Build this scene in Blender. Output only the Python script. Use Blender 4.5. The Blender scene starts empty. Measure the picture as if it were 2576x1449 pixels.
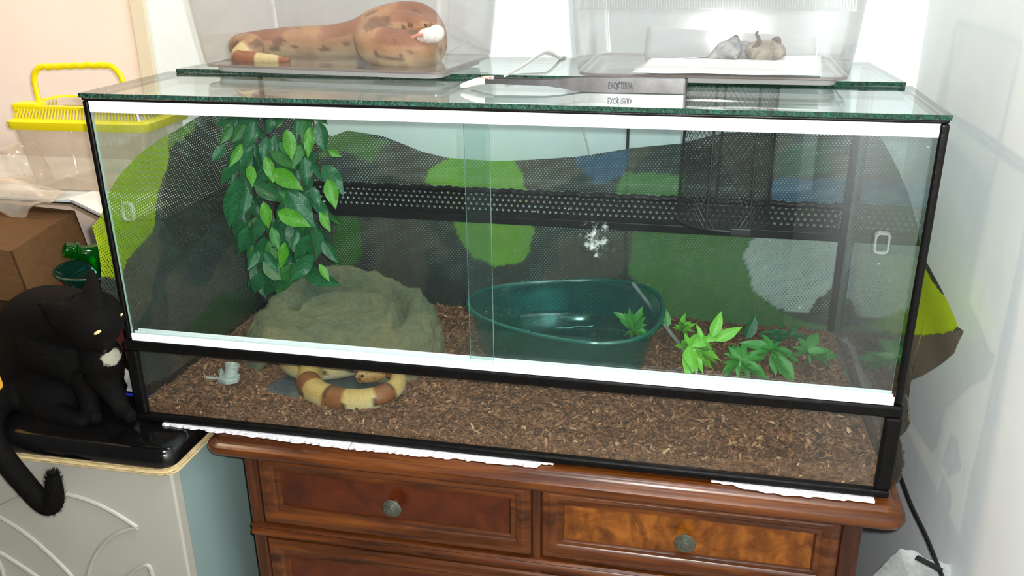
import bpy, bmesh, math, random
from mathutils import Vector as V, Matrix, noise
random.seed(4)
S = bpy.context.scene
C = S.collection

# ------------------------------------------------------------------ camera, light, exposure
CAM = V((0.89943, -1.16036, 0.75095)); YAW, PITCH, ROLL, FPX = 0.2103, -0.3735, 0.0109, 2209.0
ROT = Matrix.Rotation(YAW, 3, 'Z') @ Matrix.Rotation(PITCH, 3, 'X') @ Matrix.Rotation(ROLL, 3, 'Y')
cd = bpy.data.cameras.new('camera'); cam = bpy.data.objects.new('camera', cd); C.objects.link(cam)
cd.sensor_width = 36; cd.lens = 36 * FPX / 2576; cd.clip_start = .02
cam.matrix_world = Matrix.Translation(CAM) @ (ROT @ Matrix.Rotation(math.pi / 2, 3, 'X')).to_4x4()
S.camera = cam
w = bpy.data.worlds.new('room_light'); S.world = w; w.use_nodes = True
w.node_tree.nodes['Background'].inputs[0].default_value = (.80, .84, .86, 1)
w.node_tree.nodes['Background'].inputs[1].default_value = .08

def lamp(name, kind, loc, power, col, size, aim=None):
    l = bpy.data.lights.new(name, kind); l.energy = power; l.color = col
    if kind == 'AREA': l.size = size
    else: l.shadow_soft_size = size
    o = bpy.data.objects.new(name, l); o.location = loc; C.objects.link(o)
    if aim: o.rotation_euler = (V(aim) - V(loc)).to_track_quat('-Z', 'Y').to_euler()
    return o
lamp('phone_flash', 'POINT', CAM + ROT @ V((.022, .0, .018)), 86, (1, .985, .95), .008)
lamp('ceiling_bulb', 'POINT', (-.85, .12, 1.75), 58, (1, .74, .48), .06)
lamp('ceiling_panel', 'AREA', (.85, -.7, 2.35), 27, (.92, .97, 1.0), .6, (.85, .1, 0))
S.view_settings.view_transform = 'Standard'; S.view_settings.look = 'None'
S.view_settings.gamma = 1; S.view_settings.use_curve_mapping = False
S.view_settings.exposure = 0.0
S.cycles.transparent_max_bounces = 32; S.cycles.max_bounces = 10
S.cycles.caustics_reflective = False; S.cycles.caustics_refractive = False

# ------------------------------------------------------------------ helpers
def at(px, py, **k):
    """the point of the place that stands at this spot of the picture on the plane X=, Y= or Z="""
    (a, v), = k.items(); i = 'XYZ'.index(a)
    d = ROT @ V(((px - 1288) / FPX, 1, -(py - 724.5) / FPX))
    return CAM + d * ((v - CAM[i]) / d[i])
def ray(px, py): return (ROT @ V(((px - 1288) / FPX, 1, -(py - 724.5) / FPX))).normalized()
def lerp(a, b, t): return a + (b - a) * t
def sstep(a, b, x):
    t = max(0, min(1, (x - a) / (b - a))); return t * t * (3 - 2 * t)
def interp(pts, x):
    if x <= pts[0][0]: return pts[0][1]
    for (a, b), (c, d) in zip(pts, pts[1:]):
        if x <= c: return b + (d - b) * (x - a) / max(1e-9, c - a)
    return pts[-1][1]
def inside(poly, x, y):
    r = False; j = len(poly) - 1
    for i in range(len(poly)):
        (xi, yi), (xj, yj) = poly[i], poly[j]
        if (yi > y) != (yj > y) and x < (xj - xi) * (y - yi) / (yj - yi) + xi: r = not r
        j = i
    return r
WM = {}
class MB:
    def __init__(s): s.v = []; s.f = []; s.m = []; s.c = []
    def add(s, vs, fs, mi=0, col=None):
        n = len(s.v); s.v += [tuple(p) for p in vs]; s.f += [tuple(i + n for i in f) for f in fs]; s.m += [mi] * len(fs)
        if col is not None: s.c += [col] * len(vs)
        return s
    def box(s, x0, x1, y0, y1, z0, z1, mi=0, sides=None):
        vs = [(x, y, z) for x in (x0, x1) for y in (y0, y1) for z in (z0, z1)]
        fs = [(0, 1, 3, 2), (4, 6, 7, 5), (0, 4, 5, 1), (2, 3, 7, 6), (0, 2, 6, 4), (1, 5, 7, 3)]
        s.add(vs, fs, mi)
        if sides:                                   # material slot per face pair (x, y, z)
            k = len(s.m) - 6
            for i, a in enumerate((0, 0, 1, 1, 2, 2)): s.m[k + i] = sides[a]
        return s
    def hexa(s, o, a, b, c, mi=0):
        o, a, b, c = map(V, (o, a, b, c))
        vs = [o + a * i + b * j + c * k for i in (0, 1) for j in (0, 1) for k in (0, 1)]
        s.add(vs, [(0, 1, 3, 2), (4, 6, 7, 5), (0, 4, 5, 1), (2, 3, 7, 6), (0, 2, 6, 4), (1, 5, 7, 3)], mi); return s
    def tube(s, pts, rad, n=12, mi=0, closed=False, flat=1, up=None, cap=True):
        pts = [V(p) for p in pts]; N = len(pts)
        if not hasattr(rad, '__len__'): rad = [rad] * N
        rings = []; prev = None
        for i, p in enumerate(pts):
            t = (pts[(i + 1) % N] - pts[i - 1]) if closed else (pts[min(i + 1, N - 1)] - pts[max(i - 1, 0)])
            t.normalize()
            if prev is None:
                u = V(up) if up else (V((0, 0, 1)) if abs(t.z) < .9 else V((1, 0, 0)))
            else: u = prev
            u = (u - t * u.dot(t)).normalized(); prev = u; b = t.cross(u)
            rings.append([p + (u * math.cos(2 * math.pi * k / n) + b * flat * math.sin(2 * math.pi * k / n)) * rad[i] for k in range(n)])
        vs = [q for r in rings for q in r]; fs = []
        for i in range(N if closed else N - 1):
            j = (i + 1) % N
            for k in range(n): fs.append((i * n + k, i * n + (k + 1) % n, j * n + (k + 1) % n, j * n + k))
        if not closed and cap:
            fs.append(tuple(reversed(range(n)))); fs.append(tuple((N - 1) * n + k for k in range(n)))
        s.add(vs, fs, mi); return s
    def ell(s, c, r, rot=None, n=20, mi=0):
        r = V(r) if hasattr(r, '__len__') else V((r, r, r)); R = rot or Matrix.Identity(3); c = V(c)
        vs = []; m = n // 2
        for i in range(m + 1):
            a = math.pi * i / m
            for k in range(n):
                b = 2 * math.pi * k / n
                vs.append(c + R @ V((r.x * math.sin(a) * math.cos(b), r.y * math.sin(a) * math.sin(b), r.z * math.cos(a))))
        fs = [(i * n + k, (i + 1) * n + k, (i + 1) * n + (k + 1) % n, i * n + (k + 1) % n) for i in range(m) for k in range(n)]
        s.add(vs, fs, mi); return s
    def lathe(s, prof, c=(0, 0, 0), n=24, M=None, mi=0):
        c = V(c); M = M or Matrix.Identity(3); vs = []
        for r, z in prof:
            for k in range(n): vs.append(c + M @ V((r * math.cos(2 * math.pi * k / n), r * math.sin(2 * math.pi * k / n), z)))
        fs = [(i * n + k, i * n + (k + 1) % n, (i + 1) * n + (k + 1) % n, (i + 1) * n + k) for i in range(len(prof) - 1) for k in range(n)]
        s.add(vs, fs, mi); return s
    def prism(s, poly, d, mi=0):
        """closed outline of points extruded by vector d"""
        n = len(poly); d = V(d); vs = [V(p) for p in poly] + [V(p) + d for p in poly]
        fs = [tuple(range(n)), tuple(reversed(range(n, 2 * n)))] + [(i, i + n, (i + 1) % n + n, (i + 1) % n) for i in range(n)]
        s.add(vs, fs, mi); return s
    def rings(s, rings, closed=True, cap0=False, cap1=False, mi=0):
        n = len(rings[0]); vs = [p for r in rings for p in r]; fs = []
        for i in range(len(rings) - 1):
            for k in range(n if closed else n - 1):
                fs.append((i * n + k, i * n + (k + 1) % n, (i + 1) * n + (k + 1) % n, (i + 1) * n + k))
        if cap0: fs.append(tuple(reversed(range(n))))
        if cap1: fs.append(tuple((len(rings) - 1) * n + k for k in range(n)))
        s.add(vs, fs, mi); return s
    def mesh(s, name, mats, smooth=True, col=None, uv=None, shift=None):
        me = bpy.data.meshes.new(name)
        vs = s.v if shift is None else [(p[0] - shift.x, p[1] - shift.y, p[2] - shift.z) for p in s.v]
        me.from_pydata(vs, [], s.f)
        for m in (mats if isinstance(mats, (list, tuple)) else [mats]): me.materials.append(m)
        me.polygons.foreach_set('material_index', s.m)
        me.polygons.foreach_set('use_smooth', [smooth] * len(s.f))
        c = col or (s.c if s.c and len(s.c) == len(s.v) else None)
        if c:
            a = me.color_attributes.new('tone', 'FLOAT_COLOR', 'POINT')
            a.data.foreach_set('color', [x for q in c for x in (*q[:3], 1.0)])
        if uv:
            l = me.uv_layers.new(name='UVMap')
            l.data.foreach_set('uv', [x for lp in me.loops for x in uv[lp.vertex_index]])
        me.update(); return me
    def build(s, name, mats, parent=None, smooth=True, col=None, uv=None):
        sh = None
        if parent is None:
            xs, ys, zs = zip(*s.v); sh = V(((min(xs) + max(xs)) / 2, (min(ys) + max(ys)) / 2, min(zs)))
        o = bpy.data.objects.new(name, s.mesh(name, mats, smooth, col, uv, sh)); C.objects.link(o)
        if parent is None: o.location = sh; WM[o] = Matrix.Translation(sh)
        else: attach(o, parent)
        if smooth: o.data.set_sharp_from_angle(angle=math.radians(40))
        return o
def attach(o, parent, M=None):
    o.parent = parent; o.matrix_parent_inverse = WM[parent].inverted(); o.matrix_basis = M or Matrix.Identity(4)
    WM[o] = M or Matrix.Identity(4)
def tag(o, label, cat, group=None, kind=None):
    o['label'] = label; o['category'] = cat
    if group: o['group'] = group
    if kind: o['kind'] = kind
    return o
def thing(name, label, cat, loc, group=None):
    o = bpy.data.objects.new(name, None); C.objects.link(o); o.location = loc; o.empty_display_size = .05
    WM[o] = Matrix.Translation(V(loc)); return tag(o, label, cat, group)
def struct(o): o['kind'] = 'structure'; return o
def bev(o, wd, seg=2):
    m = o.modifiers.new('bevel', 'BEVEL'); m.width = wd; m.segments = seg; m.limit_method = 'ANGLE'; m.angle_limit = math.radians(40); return o
def remesh(o, vox, it=4):
    m = o.modifiers.new('skin', 'REMESH'); m.mode = 'VOXEL'; m.voxel_size = vox; m.use_smooth_shade = True
    m = o.modifiers.new('soft', 'SMOOTH'); m.iterations = it; m.factor = .5; return o
def solid(o, t, off=-1):
    m = o.modifiers.new('thick', 'SOLIDIFY'); m.thickness = t; m.offset = off; return o
def spline(P, n):
    P = [tuple(p) for p in P]; out = []; K = len(P[0])
    for i in range(len(P) - 1):
        a, b, c, d = P[max(i - 1, 0)], P[i], P[i + 1], P[min(i + 2, len(P) - 1)]
        for j in range(n):
            t = j / n
            out.append(tuple(.5 * (2 * b[k] + (c[k] - a[k]) * t + (2 * a[k] - 5 * b[k] + 4 * c[k] - d[k]) * t * t + (-a[k] + 3 * b[k] - 3 * c[k] + d[k]) * t ** 3) for k in range(K)))
    out.append(P[-1]); return out

# ------------------------------------------------------------------ materials
def nodes(name):
    m = bpy.data.materials.new(name); m.use_nodes = True; t = m.node_tree; t.nodes.clear()
    out = t.nodes.new('ShaderNodeOutputMaterial')
    def N(kind, ins=None, **kw):
        n = t.nodes.new('ShaderNode' + kind)
        for k, v in kw.items(): setattr(n, k, v)
        for k, v in (ins or {}).items():
            if hasattr(v, 'is_output'): t.links.new(v, n.inputs[k])
            else:
                if isinstance(v, tuple) and len(v) == 3 and n.inputs[k].type == 'RGBA': v = (*v, 1)
                n.inputs[k].default_value = v
        return n
    return m, t, N, out
def lin(c):      # sRGB 0-255 to linear
    return tuple(((x / 255) / 12.92 if x / 255 <= .04045 else ((x / 255 + .055) / 1.055) ** 2.4) for x in c)
def ramp(N, fac, stops):
    r = N('ValToRGB', {'Fac': fac}); e = r.color_ramp.elements
    while len(e) < len(stops): e.new(.5)
    for el, (p, c) in zip(e, stops): el.position = p; el.color = (*c, 1)
    return r.outputs[0]
def mat(name, c, rough=.5, metal=0, c2=None, scale=20, stretch=(1, 1, 1), detail=4, bump=0, bscale=60, spec=.5, coat=0, attr=None, trans=0, sss=0):
    m, t, N, out = nodes(name)
    tc = N('TexCoord').outputs['Object']
    mp = N('Mapping', {'Vector': tc, 'Scale': stretch}).outputs[0]
    p = N('BsdfPrincipled', {'Roughness': rough, 'Metallic': metal, 'Specular IOR Level': spec, 'Coat Weight': coat, 'Transmission Weight': trans})
    if attr: p.inputs['Base Color'].default_value = (1, 1, 1, 1); src = N('Attribute', attribute_name=attr).outputs['Color']
    else: src = None
    if c2:
        nz = N('TexNoise', {'Vector': mp, 'Scale': scale, 'Detail': detail, 'Roughness': .6}).outputs[0]
        col = ramp(N, nz, [(.32, c), (.68, c2)])
        if src: col = N('MixRGB', {'Fac': 1.0, 'Color1': src, 'Color2': col}, blend_type='MULTIPLY').outputs[0]
        t.links.new(col, p.inputs['Base Color'])
    elif src: t.links.new(src, p.inputs['Base Color'])
    else: p.inputs['Base Color'].default_value = (*c, 1)
    if bump:
        nb = N('TexNoise', {'Vector': mp, 'Scale': bscale, 'Detail': 5}).outputs[0]
        t.links.new(N('Bump', {'Strength': bump, 'Distance': .01, 'Height': nb}).outputs[0], p.inputs['Normal'])
    t.links.new(p.outputs[0], out.inputs[0]); return m
def glass(name, tint, refl=.04, rough=0.0, haze=0.0, hazecol=(.8, .8, .8), noisy=0, spots=None, streak=None):
    """clear sheet: tinted see-through plus mirror that grows at grazing angles, and a film of dust"""
    m, t, N, out = nodes(name)
    f = N('LayerWeight', {'Blend': .5}).outputs['Facing']
    f5 = N('Math', {0: f, 1: 5.0}, operation='POWER').outputs[0]
    f5 = N('Math', {0: f5, 1: 1 - refl, 2: refl}, operation='MULTIPLY_ADD').outputs[0]
    tr = N('BsdfTransparent', {'Color': tint}).outputs[0]
    gl = N('BsdfGlossy', {'Roughness': rough, 'Color': (1, 1, 1)}).outputs[0]
    sh = N('MixShader', {0: f5, 1: tr, 2: gl}).outputs[0]
    if haze:
        df = N('BsdfDiffuse', {'Color': hazecol}).outputs[0]
        tl = N('BsdfTranslucent', {'Color': hazecol}).outputs[0]
        df = N('MixShader', {0: .35, 1: df, 2: tl}).outputs[0]
        h = haze
        tc = N('TexCoord').outputs['Object']
        if noisy:
            nz = N('TexNoise', {'Vector': tc, 'Scale': noisy, 'Detail': 6, 'Roughness': .7}).outputs[0]
            h = N('MapRange', {0: nz, 1: .35, 2: .75, 3: haze * .35, 4: haze * 1.8}).outputs[0]
        if spots:                                  # dried splash: centre, radius
            (cx, cy, cz), r = spots
            d = N('VectorMath', {0: tc, 1: (cx, cy, cz)}, operation='DISTANCE').outputs['Value']
            n2 = N('TexNoise', {'Vector': tc, 'Scale': 75, 'Detail': 8, 'Roughness': .75}).outputs[0]
            a = N('MapRange', {0: d, 1: 0.0, 2: r, 3: .235, 4: -.14}).outputs[0]
            b = N('Math', {0: n2, 1: a}, operation='ADD').outputs[0]
            k = N('MapRange', {0: b, 1: .66, 2: .80, 3: 0.0, 4: .7}).outputs[0]
            n3 = N('TexNoise', {'Vector': tc, 'Scale': 160, 'Detail': 2}).outputs[0]
            k2 = N('MapRange', {0: n3, 1: .76, 2: .80, 3: 0.0, 4: .5}).outputs[0]
            k = N('Math', {0: k, 1: k2}, operation='MAXIMUM').outputs[0]
            h = N('Math', {0: k, 1: h}, operation='MAXIMUM').outputs[0]
        sh = N('MixShader', {0: h, 1: sh, 2: df}).outputs[0]
    t.links.new(sh, out.inputs[0]); return m
def wood(name, dark, mid, light, axis='X', rough=.32, burl=False, contrast=1):
    m, t, N, out = nodes(name)
    tc = N('TexCoord').outputs['Object']
    st = {'X': (2, 26, 26), 'Z': (26, 26, 2), 'B': (9, 9, 9)}[axis]
    mp = N('Mapping', {'Vector': tc, 'Scale': st}).outputs[0]
    n1 = N('TexNoise', {'Vector': mp, 'Scale': 2.2, 'Detail': 7, 'Roughness': .62, 'Distortion': .6 if not burl else 2.2}).outputs[0]
    col = ramp(N, n1, [(.30, dark), (.5, mid), (.72, light)])
    if burl:
        mp2 = N('Mapping', {'Vector': tc, 'Scale': (30, 30, 14)}).outputs[0]
        n2 = N('TexNoise', {'Vector': mp2, 'Scale': 1.6, 'Detail': 3}).outputs[0]
        c2 = ramp(N, n2, [(.40, (.45, .40, .36)), (.62, (1, 1, 1))])
        col = N('MixRGB', {'Fac': .8, 'Color1': col, 'Color2': c2}, blend_type='MULTIPLY').outputs[0]
    p = N('BsdfPrincipled', {'Base Color': col, 'Roughness': rough, 'Coat Weight': .12, 'Coat Roughness': .2})
    nb = N('TexNoise', {'Vector': mp, 'Scale': 8, 'Detail': 4}).outputs[0]
    t.links.new(N('Bump', {'Strength': .08, 'Distance': .004, 'Height': nb}).outputs[0], p.inputs['Normal'])
    t.links.new(p.outputs[0], out.inputs[0]); return m
def cloth_net(name):
    """camouflage netting: colour from the weave, hexagonal pin holes right through the cloth"""
    m, t, N, out = nodes(name)
    uv = N('UVMap', uv_map='UVMap').outputs[0]
    sep = N('SeparateXYZ', {0: uv})
    u = N('Math', {0: sep.outputs[0], 1: 1 / .0066}, operation='MULTIPLY').outputs[0]
    v = N('Math', {0: sep.outputs[1], 1: 1 / .0046}, operation='MULTIPLY').outputs[0]
    fl = N('Math', {0: v}, operation='FLOOR').outputs[0]
    odd = N('Math', {0: fl, 1: .5}, operation='MULTIPLY').outputs[0]
    u2 = N('Math', {0: u, 1: odd}, operation='ADD').outputs[0]
    fu = N('Math', {0: N('Math', {0: u2}, operation='FRACT').outputs[0], 1: .5}, operation='SUBTRACT').outputs[0]
    fv = N('Math', {0: N('Math', {0: v}, operation='FRACT').outputs[0], 1: .5}, operation='SUBTRACT').outputs[0]
    du = N('Math', {0: fu, 1: 1.3}, operation='MULTIPLY').outputs[0]
    d2 = N('Math', {0: N('Math', {0: du, 1: du}, operation='MULTIPLY').outputs[0], 1: N('Math', {0: fv, 1: fv}, operation='MULTIPLY').outputs[0]}, operation='ADD').outputs[0]
    nz = N('TexNoise', {'Vector': uv, 'Scale': 7, 'Detail': 2}).outputs[0]
    rad = N('MapRange', {0: nz, 1: .38, 2: .62, 3: .03, 4: .085}).outputs[0]
    side_ = N('MapRange', {0: sep.outputs[0], 1: 1.78, 2: 1.84, 3: 1.0, 4: .25}).outputs[0]
    rad = N('Math', {0: rad, 1: side_}, operation='MULTIPLY').outputs[0]
    hole = N('Math', {0: d2, 1: rad}, operation='LESS_THAN').outputs[0]
    col = N('Attribute', attribute_name='tone').outputs['Color']
    n2 = N('TexNoise', {'Vector': uv, 'Scale': 900, 'Detail': 2}).outputs[0]
    col = N('MixRGB', {'Fac': .45, 'Color1': col, 'Color2': ramp(N, n2, [(.3, (.45, .45, .45)), (.7, (1, 1, 1))])}, blend_type='MULTIPLY').outputs[0]
    df = N('BsdfDiffuse', {'Color': col}).outputs[0]; tl = N('BsdfTranslucent', {'Color': col}).outputs[0]
    sh = N('MixShader', {0: .18, 1: df, 2: tl}).outputs[0]
    sh = N('MixShader', {0: hole, 1: sh, 2: N('BsdfTransparent').outputs[0]}).outputs[0]
    t.links.new(sh, out.inputs[0]); return m
M = {}
M['wall'] = mat('white_plaster', lin((233, 242, 245)), .8, c2=lin((240, 247, 249)), scale=6, bump=.05, bscale=30)
M['wall_warm'] = mat('cream_paint', lin((244, 226, 214)), .7, c2=lin((248, 232, 220)), scale=5)
M['trim'] = mat('cream_trim', lin((226, 214, 190)), .5)
M['floor'] = mat('tile_floor', lin((150, 140, 130)), .4, c2=lin((130, 120, 112)), scale=4)
M['glass'] = glass('tank_glass', (.93, .968, .962), haze=.003, hazecol=(.75, .85, .83))
M['door_glass'] = glass('dusty_door_glass', (.925, .968, .962), haze=.006, hazecol=(.70, .82, .80), noisy=5)
M['door_glass_dirty'] = glass('splashed_door_glass', (.925, .968, .962), haze=.009, hazecol=(.74, .84, .82), noisy=6, spots=((.772, .0105, .362), .065))
M['lid_glass'] = glass('lid_glass', (.93, .97, .955), refl=.06, haze=.012, hazecol=(.7, .76, .75))
M['green_edge'] = mat('green_glass_edge', lin((4, 22, 16)), .12, c2=lin((18, 84, 62)), scale=160, detail=8, bump=.7, bscale=220)
M['pale_edge'] = mat('pale_glass_edge', lin((150, 178, 168)), .15)
M['silicone'] = mat('black_silicone', lin((6, 6, 6)), .38, c2=lin((12, 11, 11)), scale=40, bump=.15, bscale=50, spec=.2)
M['black_metal'] = mat('black_coated_metal', lin((8, 12, 12)), .42, spec=.3)
M['hole_glint'] = mat('pale_hole_rim', lin((150, 158, 154)), .3, metal=.35)  # pale lip colour stands in for the bright glints in the vent holes
M['white_pvc'] = mat('white_plastic_rail', lin((236, 240, 242)), .35)
M['clear_handle'] = glass('clear_handle_plastic', (.95, .97, .96), refl=.12, rough=.1, haze=.14, hazecol=(.9, .92, .9))
M['foam'] = mat('white_foam', lin((240, 240, 243)), .75, bump=.4, bscale=200)
M['tank_floor'] = mat('bare_tank_floor', lin((66, 78, 84)), .2, c2=lin((104, 114, 116)), scale=26, detail=8)
M['bark'] = mat('bark', (1, 1, 1), .8, c2=(.62, .60, .58), scale=120, attr='tone', bump=.4, bscale=300)
M['bark_bed'] = mat('bark_bed', lin((76, 50, 34)), .9, c2=lin((140, 98, 68)), scale=110, detail=8, bump=1, bscale=120)
def rock_mat():
    m, t, N, out = nodes('moulded_rock')
    tc = N('TexCoord').outputs['Object']
    n1 = N('TexNoise', {'Vector': tc, 'Scale': 9, 'Detail': 8, 'Roughness': .65}).outputs[0]
    col = ramp(N, n1, [(.30, lin((112, 132, 108))), (.47, lin((150, 154, 116))), (.60, lin((168, 160, 118))), (.78, lin((186, 170, 126)))])
    n2 = N('TexNoise', {'Vector': tc, 'Scale': 60, 'Detail': 8, 'Roughness': .75}).outputs[0]
    col = N('MixRGB', {'Fac': .5, 'Color1': col, 'Color2': ramp(N, n2, [(.33, (.42, .45, .40)), (.55, (1, 1, 1)), (.75, (1.25, 1.2, 1.05))])}, blend_type='MULTIPLY').outputs[0]
    p = N('BsdfPrincipled', {'Base Color': col, 'Roughness': .75})
    h = N('Math', {0: n2, 1: n1}, operation='ADD').outputs[0]
    t.links.new(N('Bump', {'Strength': 1.0, 'Distance': .02, 'Height': h}).outputs[0], p.inputs['Normal'])
    t.links.new(p.outputs[0], out.inputs[0]); return m
M['rock'] = rock_mat()
M['snake'] = mat('snake_scales', (1, 1, 1), .38, c2=(.80, .78, .74), scale=300, attr='tone', bump=.25, bscale=500)
M['tub'] = glass('teal_clear_plastic', (.40, .82, .80), refl=.06, rough=.06, haze=.13, hazecol=lin((6, 140, 132)))
M['tub_rim'] = glass('teal_rim_plastic', (.40, .85, .80), refl=.1, rough=.12, haze=.4, hazecol=lin((14, 140, 124)))
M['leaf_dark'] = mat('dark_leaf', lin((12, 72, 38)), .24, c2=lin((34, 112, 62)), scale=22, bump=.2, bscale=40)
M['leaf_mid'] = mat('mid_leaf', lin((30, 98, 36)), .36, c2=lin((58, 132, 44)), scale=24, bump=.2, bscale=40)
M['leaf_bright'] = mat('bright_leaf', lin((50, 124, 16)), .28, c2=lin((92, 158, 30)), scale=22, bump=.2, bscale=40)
M['leaf_pale'] = mat('pale_leaf_back', lin((96, 132, 84)), .6)
M['leaf_lime'] = mat('lime_leaf', lin((84, 164, 38)), .45, c2=lin((128, 202, 62)), scale=30)
M['leaf_forest'] = mat('forest_leaf', lin((38, 112, 38)), .45, c2=lin((66, 148, 52)), scale=30)
M['stem'] = mat('brown_stem', lin((64, 52, 26)), .7)
M['wire'] = mat('dark_wire', lin((44, 46, 48)), .4, metal=.4)
M['steel'] = mat('brushed_steel', lin((128, 128, 130)), .32, metal=1, c2=lin((104, 102, 101)), scale=30)
M['ink'] = mat('etched_grey', lin((46, 50, 54)), .5)
M['white_rubber'] = mat('white_tip', lin((240, 235, 226)), .5, c2=lin((248, 246, 240)), scale=30)
M['flesh'] = mat('pink_crumb', lin((190, 130, 105)), .7)
M['cable_white'] = mat('white_cable', lin((222, 220, 212)), .5)
M['cable_black'] = mat('black_cable', lin((18, 20, 20)), .45)
M['clear_box'] = glass('clear_box_plastic', (.965, .965, .965), refl=.06, rough=.05, haze=.05, hazecol=(.66, .62, .60), noisy=4)
M['clear_box_warm'] = glass('smoky_box_plastic', (.945, .935, .93), refl=.05, rough=.05, haze=.06, hazecol=(.62, .57, .55), noisy=3)
M['smoky_edge'] = glass('smoky_edge_plastic', (.86, .83, .82), refl=.06, rough=.1, haze=.28, hazecol=(.5, .43, .41))
M['milky_rim'] = glass('milky_rim_plastic', (.9, .9, .9), refl=.06, rough=.15, haze=.6, hazecol=(.62, .62, .61))
M['paper'] = mat('white_paper', lin((238, 238, 238)), .85, bump=.1, bscale=60)
M['thin_paper'] = glass('thin_paper', (.9, .9, .9), refl=.02, rough=.5, haze=.55, hazecol=(.82, .84, .85))
M['mouse'] = mat('grey_beige_fur', lin((120, 114, 102)), .9, c2=lin((176, 168, 154)), scale=70, bump=.5, bscale=260)
M['mouse_pale'] = mat('pale_grey_fur', lin((128, 130, 132)), .9, c2=lin((186, 186, 184)), scale=70, bump=.5, bscale=260)
M['mouse_white'] = mat('white_fur', lin((238, 234, 226)), .9, bump=.4, bscale=240)
M['mouse_skin'] = mat('mouse_skin', lin((104, 92, 88)), .6)
M['pink_skin'] = mat('pink_skin', lin((214, 150, 130)), .5)
M['dark_dot'] = mat('black_bead', lin((14, 12, 12)), .12)
M['wood'] = wood('cherry_wood', lin((44, 19, 6)), lin((82, 41, 13)), lin((116, 64, 23)))
M['wood_v'] = wood('cherry_wood_upright', lin((38, 16, 6)), lin((64, 30, 11)), lin((92, 49, 19)), 'Z')
M['wood_panel'] = wood('red_veneer', lin((54, 20, 6)), lin((76, 30, 8)), lin((94, 42, 13)), 'B', .28)
M['burl'] = wood('burl_veneer', lin((102, 52, 12)), lin((136, 78, 22)), lin((158, 98, 34)), 'B', .3, True)
M['bronze'] = mat('aged_bronze', lin((66, 72, 64)), .5, metal=.4, c2=lin((98, 100, 86)), scale=90)
M['slab'] = mat('black_laminate', lin((9, 9, 9)), .12, c2=lin((16, 15, 15)), scale=20)
M['chip_edge'] = mat('pressed_board_edge', lin((178, 152, 104)), .85, c2=lin((214, 196, 150)), scale=50, stretch=(1, 1, 9), bump=.5, bscale=80)
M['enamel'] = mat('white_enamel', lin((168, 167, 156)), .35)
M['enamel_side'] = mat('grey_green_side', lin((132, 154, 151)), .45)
M['white_board'] = mat('white_board', lin((205, 212, 216)), .5)
M['black_edge'] = mat('black_edging', lin((26, 22, 20)), .6)
M['cardboard'] = mat('cardboard', lin((84, 55, 22)), .85, c2=lin((94, 64, 28)), scale=14, stretch=(1, 6, 6), bump=.1, bscale=60)
M['yellow'] = mat('yellow_plastic', lin((238, 214, 10)), .4)
M['carrier'] = glass('carrier_plastic', (.985, .972, .955), refl=.05, rough=.08, haze=.15, hazecol=(.97, .86, .72), noisy=5)
M['bag'] = glass('plastic_film', (.97, .95, .93), refl=.06, rough=.15, haze=.22, hazecol=(.97, .88, .76), noisy=8)
M['bag_white'] = glass('milky_film', (.93, .95, .95), refl=.06, rough=.15, haze=.45, hazecol=(.84, .87, .86), noisy=14)
M['bottle'] = glass('green_bottle_plastic', (.10, .66, .16), refl=.05, rough=.04, haze=.22, hazecol=lin((0, 120, 30)))
M['dish'] = glass('teal_glass', (.35, .72, .68), refl=.08, rough=.03, haze=.10, hazecol=lin((20, 100, 95)))
M['red'] = mat('red_print', lin((168, 24, 20)), .55)
M['red_dark'] = mat('dark_red_fabric', lin((96, 36, 26)), .9, bump=.3, bscale=150)
M['amber'] = mat('amber_plastic', lin((224, 170, 60)), .4)
M['blue'] = mat('blue_plastic', lin((20, 50, 190)), .4)
M['grey_pla'] = mat('grey_green_plastic', lin((150, 160, 152)), .45, c2=lin((170, 178, 170)), scale=20)
M['net'] = cloth_net('camouflage_net')
M['fuzz'] = mat('frayed_thread', lin((150, 140, 122)), .9)

# ------------------------------------------------------------------ setting
W, H, D = 1.2, .5404, .5526
YB, XR = .70, 1.312
struct(MB().box(-.332, XR + .1, YB, YB + .1, -.9, 2.4).build('wall_back', M['wall'], smooth=False))
struct(MB().box(XR, XR + .1, -2.4, YB, -.9, 2.4).build('wall_right', M['wall'], smooth=False))
struct(MB().box(-1.9, -.372, YB + .03, YB + .13, -.9, 2.4).build('wall_left', M['wall_warm'], smooth=False))
struct(bev(MB().box(-.372, -.332, YB - .008, YB + .1, -.9, 2.4).build('trim_1', M['trim'], smooth=False), .004))
struct(MB().box(-1.9, XR + .1, -2.4, YB + .13, -.95, -.9).build('floor', M['floor'], smooth=False))

# ------------------------------------------------------------------ dresser
dr = thing('dresser', 'reddish brown wooden dresser with moulded drawer fronts under the glass tank', 'dresser', (.68, .27, -.9))
def bull(x0, x1, y0, y1, prof):
    """rounded-corner slab from a profile of (inset, z)"""
    rs = []
    for ins, z in prof:
        r = max(.002, .03 - ins); ring = []
        for cx, cy, a0 in ((x1 - ins - r, y1 - ins - r, 0), (x0 + ins + r, y1 - ins - r, 90), (x0 + ins + r, y0 + ins + r, 180), (x1 - ins - r, y0 + ins + r, 270)):
            for k in range(7):
                a = math.radians(a0 + 15 * k); ring.append((cx + r * math.cos(a), cy + r * math.sin(a), z))
        rs.append(ring)
    return rs
tp = [(.045, -.0405), (.022, -.0405), (.010, -.039), (.003, -.034), (0, -.027), (.002, -.020), (.009, -.0155), (.012, -.0145), (.016, -.0135), (.0185, -.0085), (.0235, -.0062), (.03, -.0058)]
MB().rings(bull(.128, 1.232, -.036, .60, tp), True, True, True).build('top', M['wood'], dr)
MB().box(.182, 1.178, .004, .58, -.86, -.0405).build('carcass', M['wood_v'], dr, smooth=False)
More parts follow.
